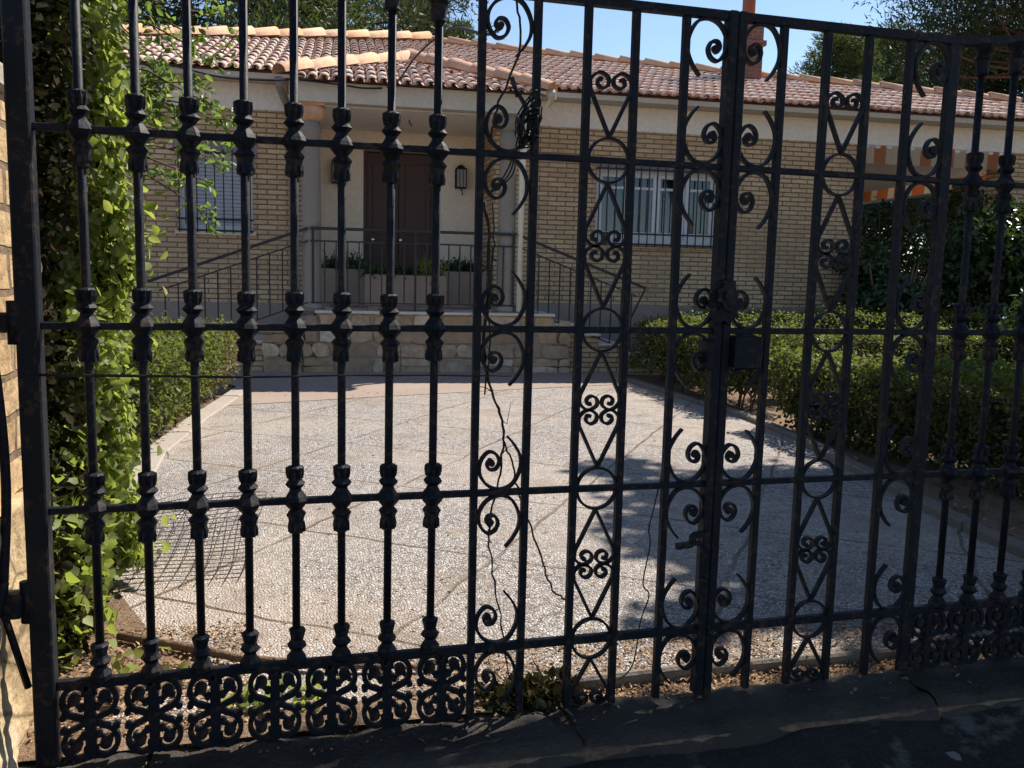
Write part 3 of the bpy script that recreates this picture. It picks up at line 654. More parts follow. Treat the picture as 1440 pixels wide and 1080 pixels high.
RF = part('roof', M['mortar'], lambda g: (g.add([(p[0], p[1], 3.585 + (p[1] - .7) * math.tan(PT)) for p in ([(-5.9, .72), (10.44, .72)] + RID[::-1])], [tuple(range(len(RID) + 2))]),
        g.add([(p[0], p[1], 3.585 + (p[1] - .7) * math.tan(PT)) for p in RID] + [(p[0], 9.1, 3.585) for p in RID], [(i, i + 1, i + 9, i + 8) for i in range(7)])))
poly = [rp(-5.9, .7), rp(10.44, .7)] + [rp(*p) for p in RID[::-1]]
tl = tiles(poly).build('tile_field', M['tile'], RF, (0, .66, 3.575), (PT, 0, 0))
caps([r3(u, v, .06) for u, v in RID[:4]], .135, .42).build('ridge_cap', M['captile'], RF)
caps([r3(u, v, .05) for u, v in RID[:2:-1]], .11, .42).build('ridge_cap', M['captile'], RF)
# porch roof with hips
pu0, pu1, pv, pz, pm = -1.15, 1.97, -.08, 3.375, .41
ap = 1.56; pt = math.atan(.37)
PR = part('porch_roof', M['mortar'], lambda g: g.add([(pu0, pv, pz), (pu1, pv, pz), (pm, pv + ap, pz + .57), (pu0, pv + .95, pz), (pu1, pv + .95, pz), (pm, pv + ap + .35, pz + .57)], [(0, 1, 2), (3, 0, 2, 5), (1, 4, 5, 2)]))
tiles([(pu0, 0), (pu1, 0), (pm, ap / cos(pt))], .135, .34).build('tile_field', M['tile'], PR, (0, pv - .06, pz - .03), (pt, 0, 0))
caps([(pu0 - .02, pv - .02, pz + .055), (pm, pv + ap, pz + .65)], .115, .36).build('hip_cap', M['captile'], PR)
caps([(pu1 + .02, pv - .02, pz + .055), (pm, pv + ap, pz + .65)], .115, .36).build('hip_cap', M['captile'], PR)
part('gutter_end', M['beam'], lambda g: g.tube([(1.99, -.1, 3.40), (2.03, .0, 3.36), (2.0, .1, 3.28)], [.06, .05, .03], 8), PR)
# chimney
CH = part('chimney', M['chimney'], lambda g: (g.box(5.84, 6.2, 3.0, 3.36, 3.9, 5.32), g.box(5.80, 6.24, 2.96, 3.40, 4.98, 5.06), ))
part('chimney_cap', M['captile'], lambda g: g.box(5.81, 6.23, 2.97, 3.39, 5.322, 5.38, .01), CH)
part('flue', M['red'], lambda g: (g.tube([(6.0, 3.18, 5.38), (6.0, 3.18, 6.5)], .105, 14), g.lathe([(6.5, .17), (6.56, .14), (6.66, .02)], 14, (6.0, 3.18, 0))), CH)
# windows
def window(hole, shut):
    a, b, c, d = hole; y = WV + .1
    wn = part('window', M['wframe'], lambda g: (g.box(a, a + .06, y, y + .07, c, d), g.box(b - .06, b, y, y + .07, c, d), g.box(a + .06, b - .06, y, y + .07, c, c + .07), g.box(a + .06, b - .06, y, y + .07, d - .06, d)))
    if not shut:
        n = 4; wd = (b - a - .12) / n
        for i in range(n):
            u0 = a + .06 + wd * i + .006; u1 = u0 + wd - .012; q = .048
            part('sash', M['wframe'], lambda g: (g.box(u0, u0 + q, y + .012, y + .058, c + .072, d - .062), g.box(u1 - q, u1, y + .012, y + .058, c + .072, d - .062), g.box(u0 + q, u1 - q, y + .012, y + .058, c + .072, c + .17), g.box(u0 + q, u1 - q, y + .012, y + .058, d - .11, d - .062), g.box(u0 + q, u1 - q, y + .014, y + .056, 2.43, 2.465)), wn)
            part('pane', M['glass'], lambda g: g.box(u0 + q, u1 - q, y + .03, y + .036, c + .17, d - .11), wn)
        def cur(g):
            n = 120; vs = []
            for i in range(n + 1):
                u = a + .05 + (b - a - .1) * i / n; yy = y + .14 + .02 * sin(u * 42) + .012 * sin(u * 17 + 1)
                vs += [(u, yy, c + .03), (u, yy + .004, 2.44)]
            g.add(vs, [(2 * i, 2 * i + 2, 2 * i + 3, 2 * i + 1) for i in range(n)], True)
        part('curtain', M['curtain'], cur, wn)
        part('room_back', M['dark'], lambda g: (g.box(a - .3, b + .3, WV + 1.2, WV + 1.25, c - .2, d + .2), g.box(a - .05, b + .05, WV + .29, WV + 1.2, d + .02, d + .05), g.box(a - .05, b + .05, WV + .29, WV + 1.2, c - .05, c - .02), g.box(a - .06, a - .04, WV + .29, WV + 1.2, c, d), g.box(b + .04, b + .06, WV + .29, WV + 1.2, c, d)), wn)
    else:
        def sh(g):
            z = c + .07
            while z < d - .08: g.box(a + .065, b - .065, y + .02, y + .036, z, z + .045, .006); z += .048
        part('shutter', M['shutter'], sh, wn)
    def gr(g):
        yy = WV - .07; n = max(2, round((b - a) / .118))
        for i in range(n + 1):
            u = a + .02 + (b - a - .04) * i / n; g.box(u - .007, u + .007, yy - .007, yy + .007, c - .03, d + .03)
        for z in (c - .0, d - .02, c + .14): g.box(a - .01, b + .01, yy + .008, yy + .014, z - .012, z + .012)
        for u in (a + .0, b - .0):
            for z in (c, d - .02): g.box(u - .01, u + .01, yy + .015, WV, z - .01, z + .01)
    part('grille', M['rail'], gr, wn)
    part('lintel', M['lintel'], lambda g: g.box(a - .06, b + .06, WV - .012, WV + .05, d, d + .13), wn)
    part('sill', M['slab'] if shut else M['brick'], lambda g: g.box(a - .04, b + .04, WV - .05, WV + .098, c - .05, c), wn)
window(LW, True); window(RW, False)
# terrace at the right end
part('terrace_ceiling', M['white'], lambda g: g.box(6.84, 9.75, WV + .28, 6.0, 3.02, 3.1))
part('terrace_floor', M['slab'], lambda g: g.box(6.84, 10.0, WV - .4, 6.0, .84, .90))
part('terrace_plinth', M['plinth'], lambda g: g.box(9.0, 9.9, WV - .3, 6.0, -.1, .838))
# wall lanterns
for x in (1.165, -.55):
    ln = part('wall_lantern', M['iron'], lambda g: (g.box(-.075, .075, -.16, -.01, .12, .135), g.box(-.075, .075, -.16, -.01, -.14, -.125),
              [g.box(sx * .07 - .006, sx * .07 + .006, yy - .006, yy + .006, -.125, .12) for sx in (-1, 1) for yy in (-.154, -.016)], [g.box(sx * .025 - .004, sx * .025 + .004, -.164, -.158, -.14, .135) for sx in (-1, 1)],
              g.lathe([(.135, .07), (.17, .045), (.19, .01)], 8, (0, -.085, 0)), g.tube([(0, -.085, -.14), (.02, -.085, -.18), (.03, -.06, -.23)], .008, 6), g.box(-.03, .03, -.01, .0, -.1, .1)), H, (x, BV - .002, 2.55))
    part('lantern_glass', M['lampglass'], lambda g: g.box(-.062, .062, -.148, -.022, -.124, .119), ln)
# raised porch base with rubble cladding
def stone(g, a, b, c, d, v):
    w, h = b - a, d - c; q = min(w, h) * .24; J = lambda k=.03: random.uniform(-k, k) * min(1, min(w, h) * 6)
    P = [(a + q * random.random(), c + J(.012)), ((a + b) / 2 + J(), c + J(.012)), (b - q * random.random(), c + J(.012)), (b + J(.012), c + q * random.random()), (b + J(.02), (c + d) / 2 + J()), (b - q * random.random(), d - q * random.random() * .6),
         ((a + b) / 2 + J(), d + J(.015)), (a + q * random.random(), d - q * random.random() * .6), (a + J(.02), (c + d) / 2 + J())]
    n = len(P); cx, cz = (a + b) / 2, (c + d) / 2; y = v - random.uniform(.01, .04); vs = [(x, v + .04, z) for x, z in P] + [(x, y + .006, z) for x, z in P] + [(cx + (x - cx) * .93, y + random.uniform(-.004, .004), cz + (z - cz) * .93) for x, z in P]
    g.add(vs, [tuple(range(2 * n, 3 * n))[::-1]] + [(k + o, k + o + n, (k + 1) % n + o + n, (k + 1) % n + o) for o in (0, n) for k in range(n)])
def rubble(g, u0, u1, v, z0, z1, topfn=None):
    z = z0
    while z < z1 - .03:
        h = min(random.uniform(.16, .32), z1 - z); h = z1 - z if z1 - z - h < .08 else h; u = u0
        while u < u1 - .02:
            l = random.choice((.14, .2, .26, .34, .42, .5)) * random.uniform(.85, 1.15); l = u1 - u if u1 - u - l < .1 else l
            hh = h
            if topfn and topfn(u + l / 2) < z + h: hh = topfn(u + l / 2) - z
            if hh > .05:
                two = hh > .19 and random.random() < .45
                for (za, zb) in (((z, z + hh * .5), (z + hh * .5, z + hh)) if two else ((z, z + hh),)):
                    stone(g, u + .006, u + l - .006, za + .006, zb - .006, v)
            u += l
        z += h
lt = lambda u: PZ - .02 if -.75 <= u <= 2.12 else (PZ - .02 - (-.75 - u) * .37 if u < -.75 else PZ - .02 - (u - 2.12) * .37)
part('porch_base', M['mortar'], lambda g: (g.box(-.78, 2.12, .02, BV, -.1, PZ - .035)))
part('stone_cladding', M['stone'], lambda g: rubble(g, -1.42, 2.36, .02, -.03, PZ - .03, lt))
part('porch_floor', M['slab'], lambda g: (g.box(-.80, 2.14, -.04, BV - .002, PZ - .034, PZ, .006)))
def stairs(g, sgn):
    for i in range(6):
        zt = PZ - .123 * (i + 1); u0 = (2.13 if sgn > 0 else -.79) + sgn * (.30 * i); u1 = u0 + sgn * .30; a, b = sorted((u0, u1))
        g.box(a, b, .06, WV - .025, -.1, zt - .03)
def treads(g, sgn):
    for i in range(6):
        zt = PZ - .123 * (i + 1); u0 = (2.145 if sgn > 0 else -.805) + sgn * (.30 * i); u1 = u0 + sgn * .32; a, b = sorted((u0, u1))
        if zt > -.02: g.box(a, b, .03, WV - .025, zt - .028, zt, .004)
for sgn, nm in ((1, 0), (-1, 1)):
    st = part('steps', M['brick'], lambda g: stairs(g, sgn)); part('tread', M['slab'], lambda g: treads(g, sgn), st)

# ------------------------------------------------------------------ railings, planters (things of their own, in the house's frame)
def HW(u, v, z): return Vector((0, 8.413, 0)) + Vector((u * cos(A4) - v * sin(A4), u * sin(A4) + v * cos(A4), z))
def hthing(name, label, cat, u, v, z, group=None): return thing(name, label, cat, HW(u, v, z), A4, group)
RL = hthing('porch_railing', 'dark iron railing along the front of the raised porch', 'railing', .4, .04, PZ)
part('handrail', M['rail'], lambda g: g.box(-1.25, 1.24, -.02, .02, .95, .985, .004), RL)
part('lower_rail', M['rail'], lambda g: (g.box(-1.25, 1.24, -.008, .008, .81, .83), g.box(-1.25, 1.24, -.008, .008, .085, .10)), RL)
n = 19
for i in range(n):
    u = -1.22 + 2.43 * i / (n - 1); part('post' if i in (0, 9, 18) else 'rail_bar', M['rail'], lambda g: g.box(-.008 * (1.7 if i in (0, 9, 18) else 1), .008 * (1.7 if i in (0, 9, 18) else 1), -.0075, .0075, .0 if i in (0, 9, 18) else .10, .95 if i in (0, 9, 18) else .81), RL, (u, 0, 0))
for sgn, lab in ((1, 'sloping dark iron stair railing right of the porch, with a pointed lower end'), (-1, 'sloping dark iron stair railing left of the porch, under the shuttered window')):
    x0 = 1.66 if sgn > 0 else -.88; rl = hthing('stair_railing', lab, 'railing', x0, .05, PZ); sl = -.37; ln = 1.68 if sgn > 0 else 1.8
    def bar(g, ofs, th, a=0, b=ln): g.sweep([(sgn * a, ofs + sl * a), (sgn * b, ofs + sl * b)], th, -.016, .016)
    part('handrail', M['rail'], lambda g: bar(g, .965, .034), rl)
    part('lower_rail', M['rail'], lambda g: (bar(g, .82, .016, 0, ln - .12), bar(g, .09, .016, 0, ln - .2)), rl)
    if sgn > 0: part('end_brace', M['rail'], lambda g: g.sweep([(ln, .965 + sl * ln), (ln - .17, .6 + sl * ln)], .02, -.01, .01), rl)
    for i in range(1, 12):
        a = (ln - .14) * i / 11.3; part('rail_bar', M['rail'], lambda g: g.box(-.0075, .0075, -.007, .007, .09 + sl * a if i % 5 else -.05 + sl * a, .82 + sl * a), rl, (sgn * a, 0, 0))
def blade_plant(name, label, cat, u, v, z, ext, n, h, mat, group=None):
    o = hthing(name, label, cat, u, v, z, group); p = np.stack([RNG.uniform(-ext[0], ext[0], n), RNG.uniform(-ext[1], ext[1], n), np.zeros(n)], 1)
    d = np.stack([RNG.normal(0, .5, n), RNG.normal(0, .5, n), np.ones(n)], 1); leaf_obj('foliage', [leaves(p[::3], h, BLADE, None, unit(d[::3]), .4, 1.3), leaves(p + np.array([0, 0, h * .4]) + RNG.normal(0, .05, (n, 3)) * np.array([1, 1, h * 5]), .06, OVAL, None, None, 1, .6), leaves(p + np.array([0, 0, h * .3]) + RNG.normal(0, .05, (n, 3)), .05, OVAL, None, None, 1, .6)], mat, o)
    g = MB()
    for k in range(5): g.tube([(random.uniform(-ext[0], ext[0]) * .8, 0, -.05), (random.uniform(-ext[0], ext[0]), 0, h * .5)], .006, 5)
    g.build('stem', M['deadstem'], o); return o
def trough(label, u, v, z, w, d, h):
    o = hthing('stone_planter', label, 'planter', u, v, z)
    part('trough', M['trough'], lambda g: (g.box(-w, w, -d, -d + .05, .06, h, .008), g.box(-w, w, d - .05, d, .06, h, .008), g.box(-w, -w + .05, -d + .05, d - .05, .06, h - .003), g.box(w - .05, w, -d + .05, d - .05, .06, h - .003), g.box(-w + .05, w - .05, -d + .05, d - .05, .06, h - .05)), o)
    for s in (-1, 1): part('foot', M['trough'], lambda g: g.box(s * w * .8 - .06, s * w * .8 + .06, -d + .02, d - .02, 0, .058, .004), o)
    return o
trough('long stone planter at the middle of the porch railing', .29, .32, PZ, .5, .15, .44)
trough('stone planter half hidden at the left side of the porch', -.45, 1.0, PZ, .3, .14, .5)
trough('stone planter by the wall below the right-hand lantern', 1.1, 1.0, PZ, .3, .14, .5)
blade_plant('potted_plant', 'bushy green and yellow plant in the long middle planter', 'plant', .22, .32, PZ + .4, (.42, .08), 300, .17, M['laurel'])
blade_plant('potted_plant', 'bright yellow green tuft at the right end of the long planter', 'plant', .6, .3, PZ + .4, (.12, .07), 120, .27, M['grassy'])
blade_plant('potted_plant', 'dark spiky plant in the left porch planter', 'plant', -.45, 1.0, PZ + .46, (.24, .08), 260, .24, M['laurel'])
blade_plant('potted_plant', 'dark bushy plant in the planter below the right-hand lantern', 'plant', 1.1, 1.0, PZ + .46, (.24, .08), 280, .22, M['laurel'])

# awnings on the terrace
aw = hthing('awning', 'orange and cream striped awning rolled above the shaded terrace opening', 'awning', 6.86, 1.0, 2.93)
part('valance', M['awning'], lambda g: g.add([(2.3 * i / 60, .012 * sin(i * 1.3), z) for z in (0, .255) for i in range(61)], [(i, i + 1, i + 62, i + 61) for i in range(60)], True), aw)
part('roller', M['wframe'], lambda g: g.tube([(0, .03, .235), (2.32, .03, .235)], .03, 10), aw)
aw = hthing('awning', 'sunlit glowing orange striped awning at the far side of the terrace', 'awning', 10.6, 3.05, 3.02)
part('fabric', M['awning2'], lambda g: g.add([(x, 4.0 * i / 40, z) for x, z in ((.0, -.06), (.01, .275)) for i in range(41)] , [(i, i + 1, i + 42, i + 41) for i in range(40)], True), aw)
part('front_bar', M['wframe'], lambda g: g.tube([(.0, 0, -.09), (.0, 4.0, -.09)], .028, 8), aw)
part('roller', M['wframe'], lambda g: g.tube([(.0, 0, .30), (.0, 4.0, .30)], .028, 8), aw)
# power cable
pts = [HW(-2.6, .66, 3.62), HW(-1.9, .5, 3.46), HW(-1.25, .2, 3.40), HW(-1.0, -.12, 3.36), HW(-.5, -.14, 3.33), HW(-.2, -.14, 3.31), HW(.1, -.16, 3.36)]
tag(part('power_cable', M['cable'], lambda g: (g.tube(spline([tuple(p) for p in pts] + [(.05, 6.2, 3.22), (-.25, 3.0, 2.62), (-.56, .6, 1.98), (-.66, .03, 1.84)], 8), [.011] * 48 + [.011 - .0075 * i / 32 for i in range(33)], 6)), None), 'black cable looping along the porch eave and across to the gate top', 'cable')

# ------------------------------------------------------------------ hedges
def hedge(label, p0, p1, wd, h, n, lean=.0, dry=0.0, group='clipped garden hedges', stems=True, core=True, zlow=.12, ls=.031, rise=0.0, side=.12):
    p0 = Vector((*p0, 0)); p1 = Vector((*p1, 0)); d = p1 - p0; ln = d.length; rz = math.atan2(d.y, d.x)
    o = thing('hedge', label, 'hedge', p0, rz, group)
    # x along the hedge, y across; shell points on top and sides
    a_top, a_side, a_end = ln * wd, ln * h * 2, wd * h * 2; tot = a_top + a_side + a_end
    pts = []; nr = []
    def patch(k, fx, fy, fz, nm):
        q = np.stack([fx(k), fy(k), fz(k)], 1); pts.append(q); nr.append(np.tile(nm, (k, 1)))
    U = lambda a, b: (lambda k: RNG.uniform(a, b, k))
    zz = lambda k: zlow + (h - zlow) * RNG.uniform(0, 1, k) ** .75
    patch(int(n * a_top / tot * 1.3), U(0, ln), U(-wd / 2, wd / 2), lambda k: np.full(k, h) + RNG.normal(0, .02, k), (0, 0, 1))
    for s in (-1, 1): patch(int(n * a_side / tot / 2), U(0, ln), lambda k: np.full(k, s * wd / 2) + RNG.normal(0, .03, k), zz, (0, s, .35))
    for s in (0, 1): patch(int(n * a_end / tot / 2), lambda k: np.full(k, s * ln) + RNG.normal(0, .03, k), U(-wd / 2, wd / 2), zz, (2 * s - 1, 0, .35))
    P = np.concatenate(pts); Nn = np.concatenate(nr)
    P += .035 * np.sin(P[:, [1, 2, 0]] * 7 + np.array([0, 1, 2])) + .02 * np.sin(P[:, [2, 0, 1]] * 19)
    P += .03 * np.sin(P[:, [1, 2, 0]] * 3.1 + 2) ; sh = RNG.uniform(0, 1, len(P)) < .07; P[sh] += Nn[sh] * RNG.uniform(.02, .10, (sh.sum(), 1)); P[:, 2] = np.maximum(P[:, 2], .02)
    P[:, 2] *= 1 + rise * P[:, 0] / ln
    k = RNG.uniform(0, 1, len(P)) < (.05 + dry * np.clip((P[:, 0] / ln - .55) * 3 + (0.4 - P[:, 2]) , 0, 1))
    sunny = RNG.uniform(0, 1, len(P)) < np.clip((P[:, 2] - h * (1 + rise * P[:, 0] / ln) + .17) / .14, side, 1)  # lighter tops and darker faces: sun and shade put into leaf colour
    leaf_obj('sunlit_foliage', [leaves(P[~k & sunny], ls, OVAL, Nn[~k & sunny], None, 1.1, 1.0)], M['hedge'], o); leaf_obj('shaded_foliage', [leaves(P[~k & ~sunny], ls, OVAL, Nn[~k & ~sunny], None, 1.1, 1.0)], M['hedgeshade'], o)
    if k.sum() > 10: leaf_obj('dry_foliage', [leaves(P[k], ls, OVAL, Nn[k], None, 1.4, .7)], M['hedgedry'], o)
    # inner leaves and twigs
    m = int(n * .35); Q = np.stack([RNG.uniform(.05, ln - .05, m), RNG.uniform(-wd / 2 + .04, wd / 2 - .04, m), RNG.uniform(zlow, h - .03, m)], 1)
    leaf_obj('inner_foliage', [leaves(Q, ls * 1.15, OVAL, None, None, 1)], M['laurel'], o)
    g = MB(); c = int(ln / .11)
    for i in range(c):
        x = ln * (i + random.random()) / c; y = random.uniform(-wd * .3, wd * .3); b = Vector((x, y, -.03)); 
        g.tube([b, b + Vector((random.uniform(-.05, .05), random.uniform(-.04, .04), h * .3))], [.011, .008], 5)
        for _ in range(4):
            e = b + Vector((random.uniform(-.22, .22), random.uniform(-wd * .4, wd * .4), h * random.uniform(.55, .95))); g.tube([b + Vector((0, 0, h * .22)), (b + e) / 2 + Vector((0, 0, h * .12)), e], [.008, .006, .003], 4)
    g.build('twig', M['deadstem'], o)
    if core:
        g = MB(); bm = rock_block(.1, ln - .1, -wd / 2 + .13, wd / 2 - .13, zlow + .12, h - .1, .03, 8); g.bm(bm); g.build('twig_mass', M['hedgecore'], o)
    return o
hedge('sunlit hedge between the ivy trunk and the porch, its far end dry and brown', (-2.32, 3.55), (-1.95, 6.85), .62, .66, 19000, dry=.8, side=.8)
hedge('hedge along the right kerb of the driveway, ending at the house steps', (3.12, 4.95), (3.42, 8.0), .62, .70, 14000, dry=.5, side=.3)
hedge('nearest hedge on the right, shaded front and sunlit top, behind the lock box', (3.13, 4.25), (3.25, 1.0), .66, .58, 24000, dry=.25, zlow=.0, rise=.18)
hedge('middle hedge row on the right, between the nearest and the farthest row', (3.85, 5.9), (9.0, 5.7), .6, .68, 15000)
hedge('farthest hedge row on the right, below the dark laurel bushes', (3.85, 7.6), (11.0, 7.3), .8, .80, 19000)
# ------------------------------------------------------------------ ivy-covered trunk beside the pier
IV = thing('ivy_tree', 'old trunk wrapped in bright green ivy beside the gate pier', 'tree', (-2.12, 1.15, 0))
g = MB()
g.tube([(-.05, 0, -.1), (-.03, .02, .8), (-.08, .05, 1.8), (-.02, .1, 2.8), (.1, .1, 4.2)], [.13, .11, .10, .09, .07], 10)
for i in range(90):
    a = random.uniform(2.2, 6.0); r = random.uniform(.12, .36); z0 = random.uniform(-.05, 2.0); l = random.uniform(.5, 1.5)
    p = [(r * cos(a) - .12, r * sin(a) * .8, z0)]
    for k in range(4): p.append((p[-1][0] + random.uniform(-.06, .06), p[-1][1] + random.uniform(-.06, .06), p[-1][2] + l / 4))
    g.tube(p, [.013, .011, .009, .007, .005], 5)
g.tube([(.0, .05, 1.4), (-.1, -.1, 1.9), (-.05, -.2, 2.5)], [.05, .045, .04], 7)
g.build('trunk', M['bark'], IV)
def column(n, c, r, z0, z1, amin=None):
    a = RNG.uniform(0, 2 * pi, n); z = RNG.uniform(z0, z1, n); q = r * (1 + .22 * np.sin(z * 5 + a * 2) + .14 * np.sin(z * 11 + 3 * a)) * RNG.uniform(.75, 1.1, n)
    P = np.stack([c[0] + q * np.cos(a), c[1] + q * np.sin(a), z], 1); return P, np.stack([np.cos(a), np.sin(a), np.full(n, .35)], 1)
# sunlit ivy on the right side, leaves with shade put into their colour and dead stems on the left
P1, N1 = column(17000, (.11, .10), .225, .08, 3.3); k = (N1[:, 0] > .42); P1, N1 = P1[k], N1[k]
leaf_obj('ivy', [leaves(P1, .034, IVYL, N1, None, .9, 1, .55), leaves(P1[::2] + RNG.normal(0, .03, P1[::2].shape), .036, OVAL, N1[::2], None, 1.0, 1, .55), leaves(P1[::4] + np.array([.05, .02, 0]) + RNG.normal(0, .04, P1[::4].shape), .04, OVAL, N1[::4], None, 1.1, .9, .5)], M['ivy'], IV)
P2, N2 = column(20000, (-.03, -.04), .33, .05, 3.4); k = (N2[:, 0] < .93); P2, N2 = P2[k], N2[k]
leaf_obj('shaded_ivy', [leaves(P2, .034, OVAL, N2, None, 1.2), leaves(P2[::2] * np.array([.7, .7, 1]), .04, OVAL, None, None, 1)], M['ivyshade'], IV)
# low bushy ivy spilling at the foot
Q, _ = ball(1500, (.06, -.25, .3), (.24, .3, .38)); leaf_obj('shaded_ivy', [leaves(Q, .036, OVAL, None, None, 1)], M['ivyshade'], IV)
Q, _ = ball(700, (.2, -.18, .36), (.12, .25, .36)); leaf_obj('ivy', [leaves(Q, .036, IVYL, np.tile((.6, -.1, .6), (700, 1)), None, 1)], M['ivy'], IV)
Q, _ = ball(1700, (.17, -.46, .2), (.2, .28, .3)); Q[:, 2] = np.maximum(Q[:, 2], .0); leaf_obj('shaded_ivy', [leaves(Q, .036, OVAL, None, None, 1)], M['ivyshade'], IV)
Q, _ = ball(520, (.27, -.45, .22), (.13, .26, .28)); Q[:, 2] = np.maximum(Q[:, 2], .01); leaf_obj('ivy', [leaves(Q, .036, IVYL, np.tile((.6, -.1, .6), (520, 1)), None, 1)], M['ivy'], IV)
# leafy twigs reaching right at the top
g = MB(); packs = []
for i in range(46):
    z = random.uniform(1.6, 2.9); b = Vector((.18, .25 + random.uniform(-.2, .5), z)); ln = random.uniform(.3, .62); d = Vector((1, random.uniform(-.3, .6), random.uniform(-.45, .5))).normalized()
    p = [b, b + d * ln * .5 + Vector((0, 0, .03)), b + d * ln + Vector((0, 0, -.05))]; g.tube(p, [.006, .004, .002], 4)
    for s in range(3):
        q = p[1].lerp(p[2], random.random()); e = q + Vector((random.uniform(-.1, .16), random.uniform(-.1, .1), random.uniform(-.14, .1))); g.tube([q, e], [.003, .0015], 4)
        m = 13; tt = RNG.uniform(0, 1, (m, 1)); packs.append(leaves(np.array(q)[None] * (1 - tt) + np.array(e)[None] * tt + RNG.normal(0, .012, (m, 3)), .034, OVAL, None, None, 1, .75))
    m = 24; tt = RNG.uniform(0, 1, (m, 1)); packs.append(leaves(np.array(p[0])[None] * (1 - tt) + np.array(p[2])[None] * tt + RNG.normal(0, .02, (m, 3)), .034, OVAL, None, None, 1, .75))
g.build('twig', M['deadstem'], IV); leaf_obj('twig_leaves', packs, M['twigleaf'], IV)
# bushes to the left of the trunk closing the view
BU = thing('laurel_bush', 'dark bush in the shade behind the ivy trunk', 'bush', (-2.48, 2.05, 0))
Q, n_ = ball(9000, (0, 0, 1.6), (.44, .55, 1.9)); leaf_obj('foliage', [leaves(Q, .055, OVAL, n_, None, 1)], M['ivyshade'], BU)  # bush kept dark by shade put into its leaf colour
g = MB(); [g.tube([(random.uniform(-.1, .1), random.uniform(-.1, .1), -.03), (random.uniform(-.35, .35), random.uniform(-.4, .4), 2.6)], [.03, .01], 6) for _ in range(16)]; g.build('stem', M['bark'], BU)

# ------------------------------------------------------------------ weeds, litter, hose, mesh
W = thing('weed_clump', 'dark weeds growing under the gate at the middle of the left leaf', 'weeds', (-.5, .05, 0))
n = 300; p = np.stack([RNG.normal(0, .08, n), RNG.normal(.03, .04, n), RNG.uniform(-.03, .01, n)], 1)
leaf_obj('foliage', [leaves(p, .065, BLADE, None, np.tile((0, 0, .8), (n, 1)), .9, 1.0), leaves(p + np.array([0, 0, .02]), .036, OVAL, None, None, 1)], M['ivyshade'], W)
W = thing('leaf_sprig', 'light green broad leaves low by the foot of the ivy trunk', 'weeds', (-1.62, .35, 0))
n = 26; p = np.stack([RNG.normal(0, .06, n), RNG.normal(0, .06, n), RNG.uniform(.0, .14, n)], 1); leaf_obj('foliage', [leaves(p, .03, IVYL, np.tile((0, -.4, .8), (n, 1)), None, .7)], M['ivy'], W)
W = thing('weed_clump', 'small green weeds at the edge of the paving seen through the cast panels', 'weeds', (-1.2, .2, 0))
n = 60; p = np.stack([RNG.normal(0, .07, n), RNG.normal(0, .04, n), RNG.uniform(.0, .05, n)], 1); leaf_obj('foliage', [leaves(p, .04, OVAL, None, None, 1)], M['ivy'], W)
def scatter(n, x0, x1, y0, y1, z): return np.stack([RNG.uniform(x0, x1, n), RNG.uniform(y0, y1, n), z + RNG.uniform(0, .012, n)], 1)
up = lambda n: np.tile((0, 0, 1.), (n, 1))
tag(leaf_obj('leaf_litter', [leaves(scatter(6000, -1.75, 2.4, .02, .14, -.028), .017, KITE, up(6000), None, .7, .4), leaves(scatter(2600, -1.9, -1.3, .1, .8, .002), .018, KITE, up(2600), None, .7, .45),
     leaves(scatter(5000, -.9, 2.0, .14, .42, .0), .017, KITE, up(5000), None, .5, .4), leaves(scatter(130, -2, 2.6, -.09, 0, -.016), .017, KITE, up(130), None, .5, .5), leaves(scatter(700, -1.8, 2.0, .3, 1.2, .001), .02, KITE, up(700), None, .4, .35), leaves(scatter(500, -1.6, 2.6, .9, 7, .001), .026, KITE, up(500), None, .4, .4), leaves(scatter(1500, 2.2, 7, 1.0, 4.2, -.026), .03, KITE, up(1500), None, .6, .5)], M['litter']), 'dry brown leaf and needle litter along the gate and the paving edges', 'leaf litter', kind='stuff')
tag(leaf_obj('fallen_leaf_scatter', [leaves(scatter(260, -2, 2.6, -1.3, -.2, -.068), .034, OVAL, up(260), None, .3, 1.0)], M['paleleaf']), 'pale dry leaves scattered on the dark street', 'leaves', kind='stuff')
tag(part('branch', M['bark'], lambda g: g.tube([(-1.72, .72, .02), (-1.5, .58, .022), (-1.33, .46, .024), (-1.05, .36, .018), (-.75, .3, .014)], [.013, .015, .013, .011, .008], 8), None), 'fallen brown branch lying along the paving edge on the left', 'branch')
def meshw(g):
    def zf(x, y): return .012 + .045 * y + .05 * max(0, y - .5) * (1 + sin(x * 4)) + .008 * sin(x * 7 + y * 5)
    def P(x, y): return (x + .22 * (y - .5) * .4 + .006 * sin(9 * y), y + .10 * x + .005 * sin(11 * x), zf(x, y))
    for i in range(22): y = .98 * i / 21; g.tube([P(.56 * k / 8, y) for k in range(9)], .0019, 4)
    for i in range(12): x = .56 * i / 11; g.tube([P(x, 1.0 * k / 10 - .03) for k in range(11)], .0021, 4)
    for i in range(7):
        a = Vector((random.uniform(.05, .5), random.uniform(.2, .9), .05)); e = a + Vector((random.uniform(-.1, .3), random.uniform(-.2, .3), random.uniform(.02, .12))); g.tube([a, (a + e) / 2 + Vector((0, 0, .02)), e], .0018, 4)
o = part('wire_mesh', M['rust'], meshw, None, (-1.88, 1.2, 0)); tag(o, 'bent rusty wire mesh lying on the paving beside the ivy', 'wire mesh')
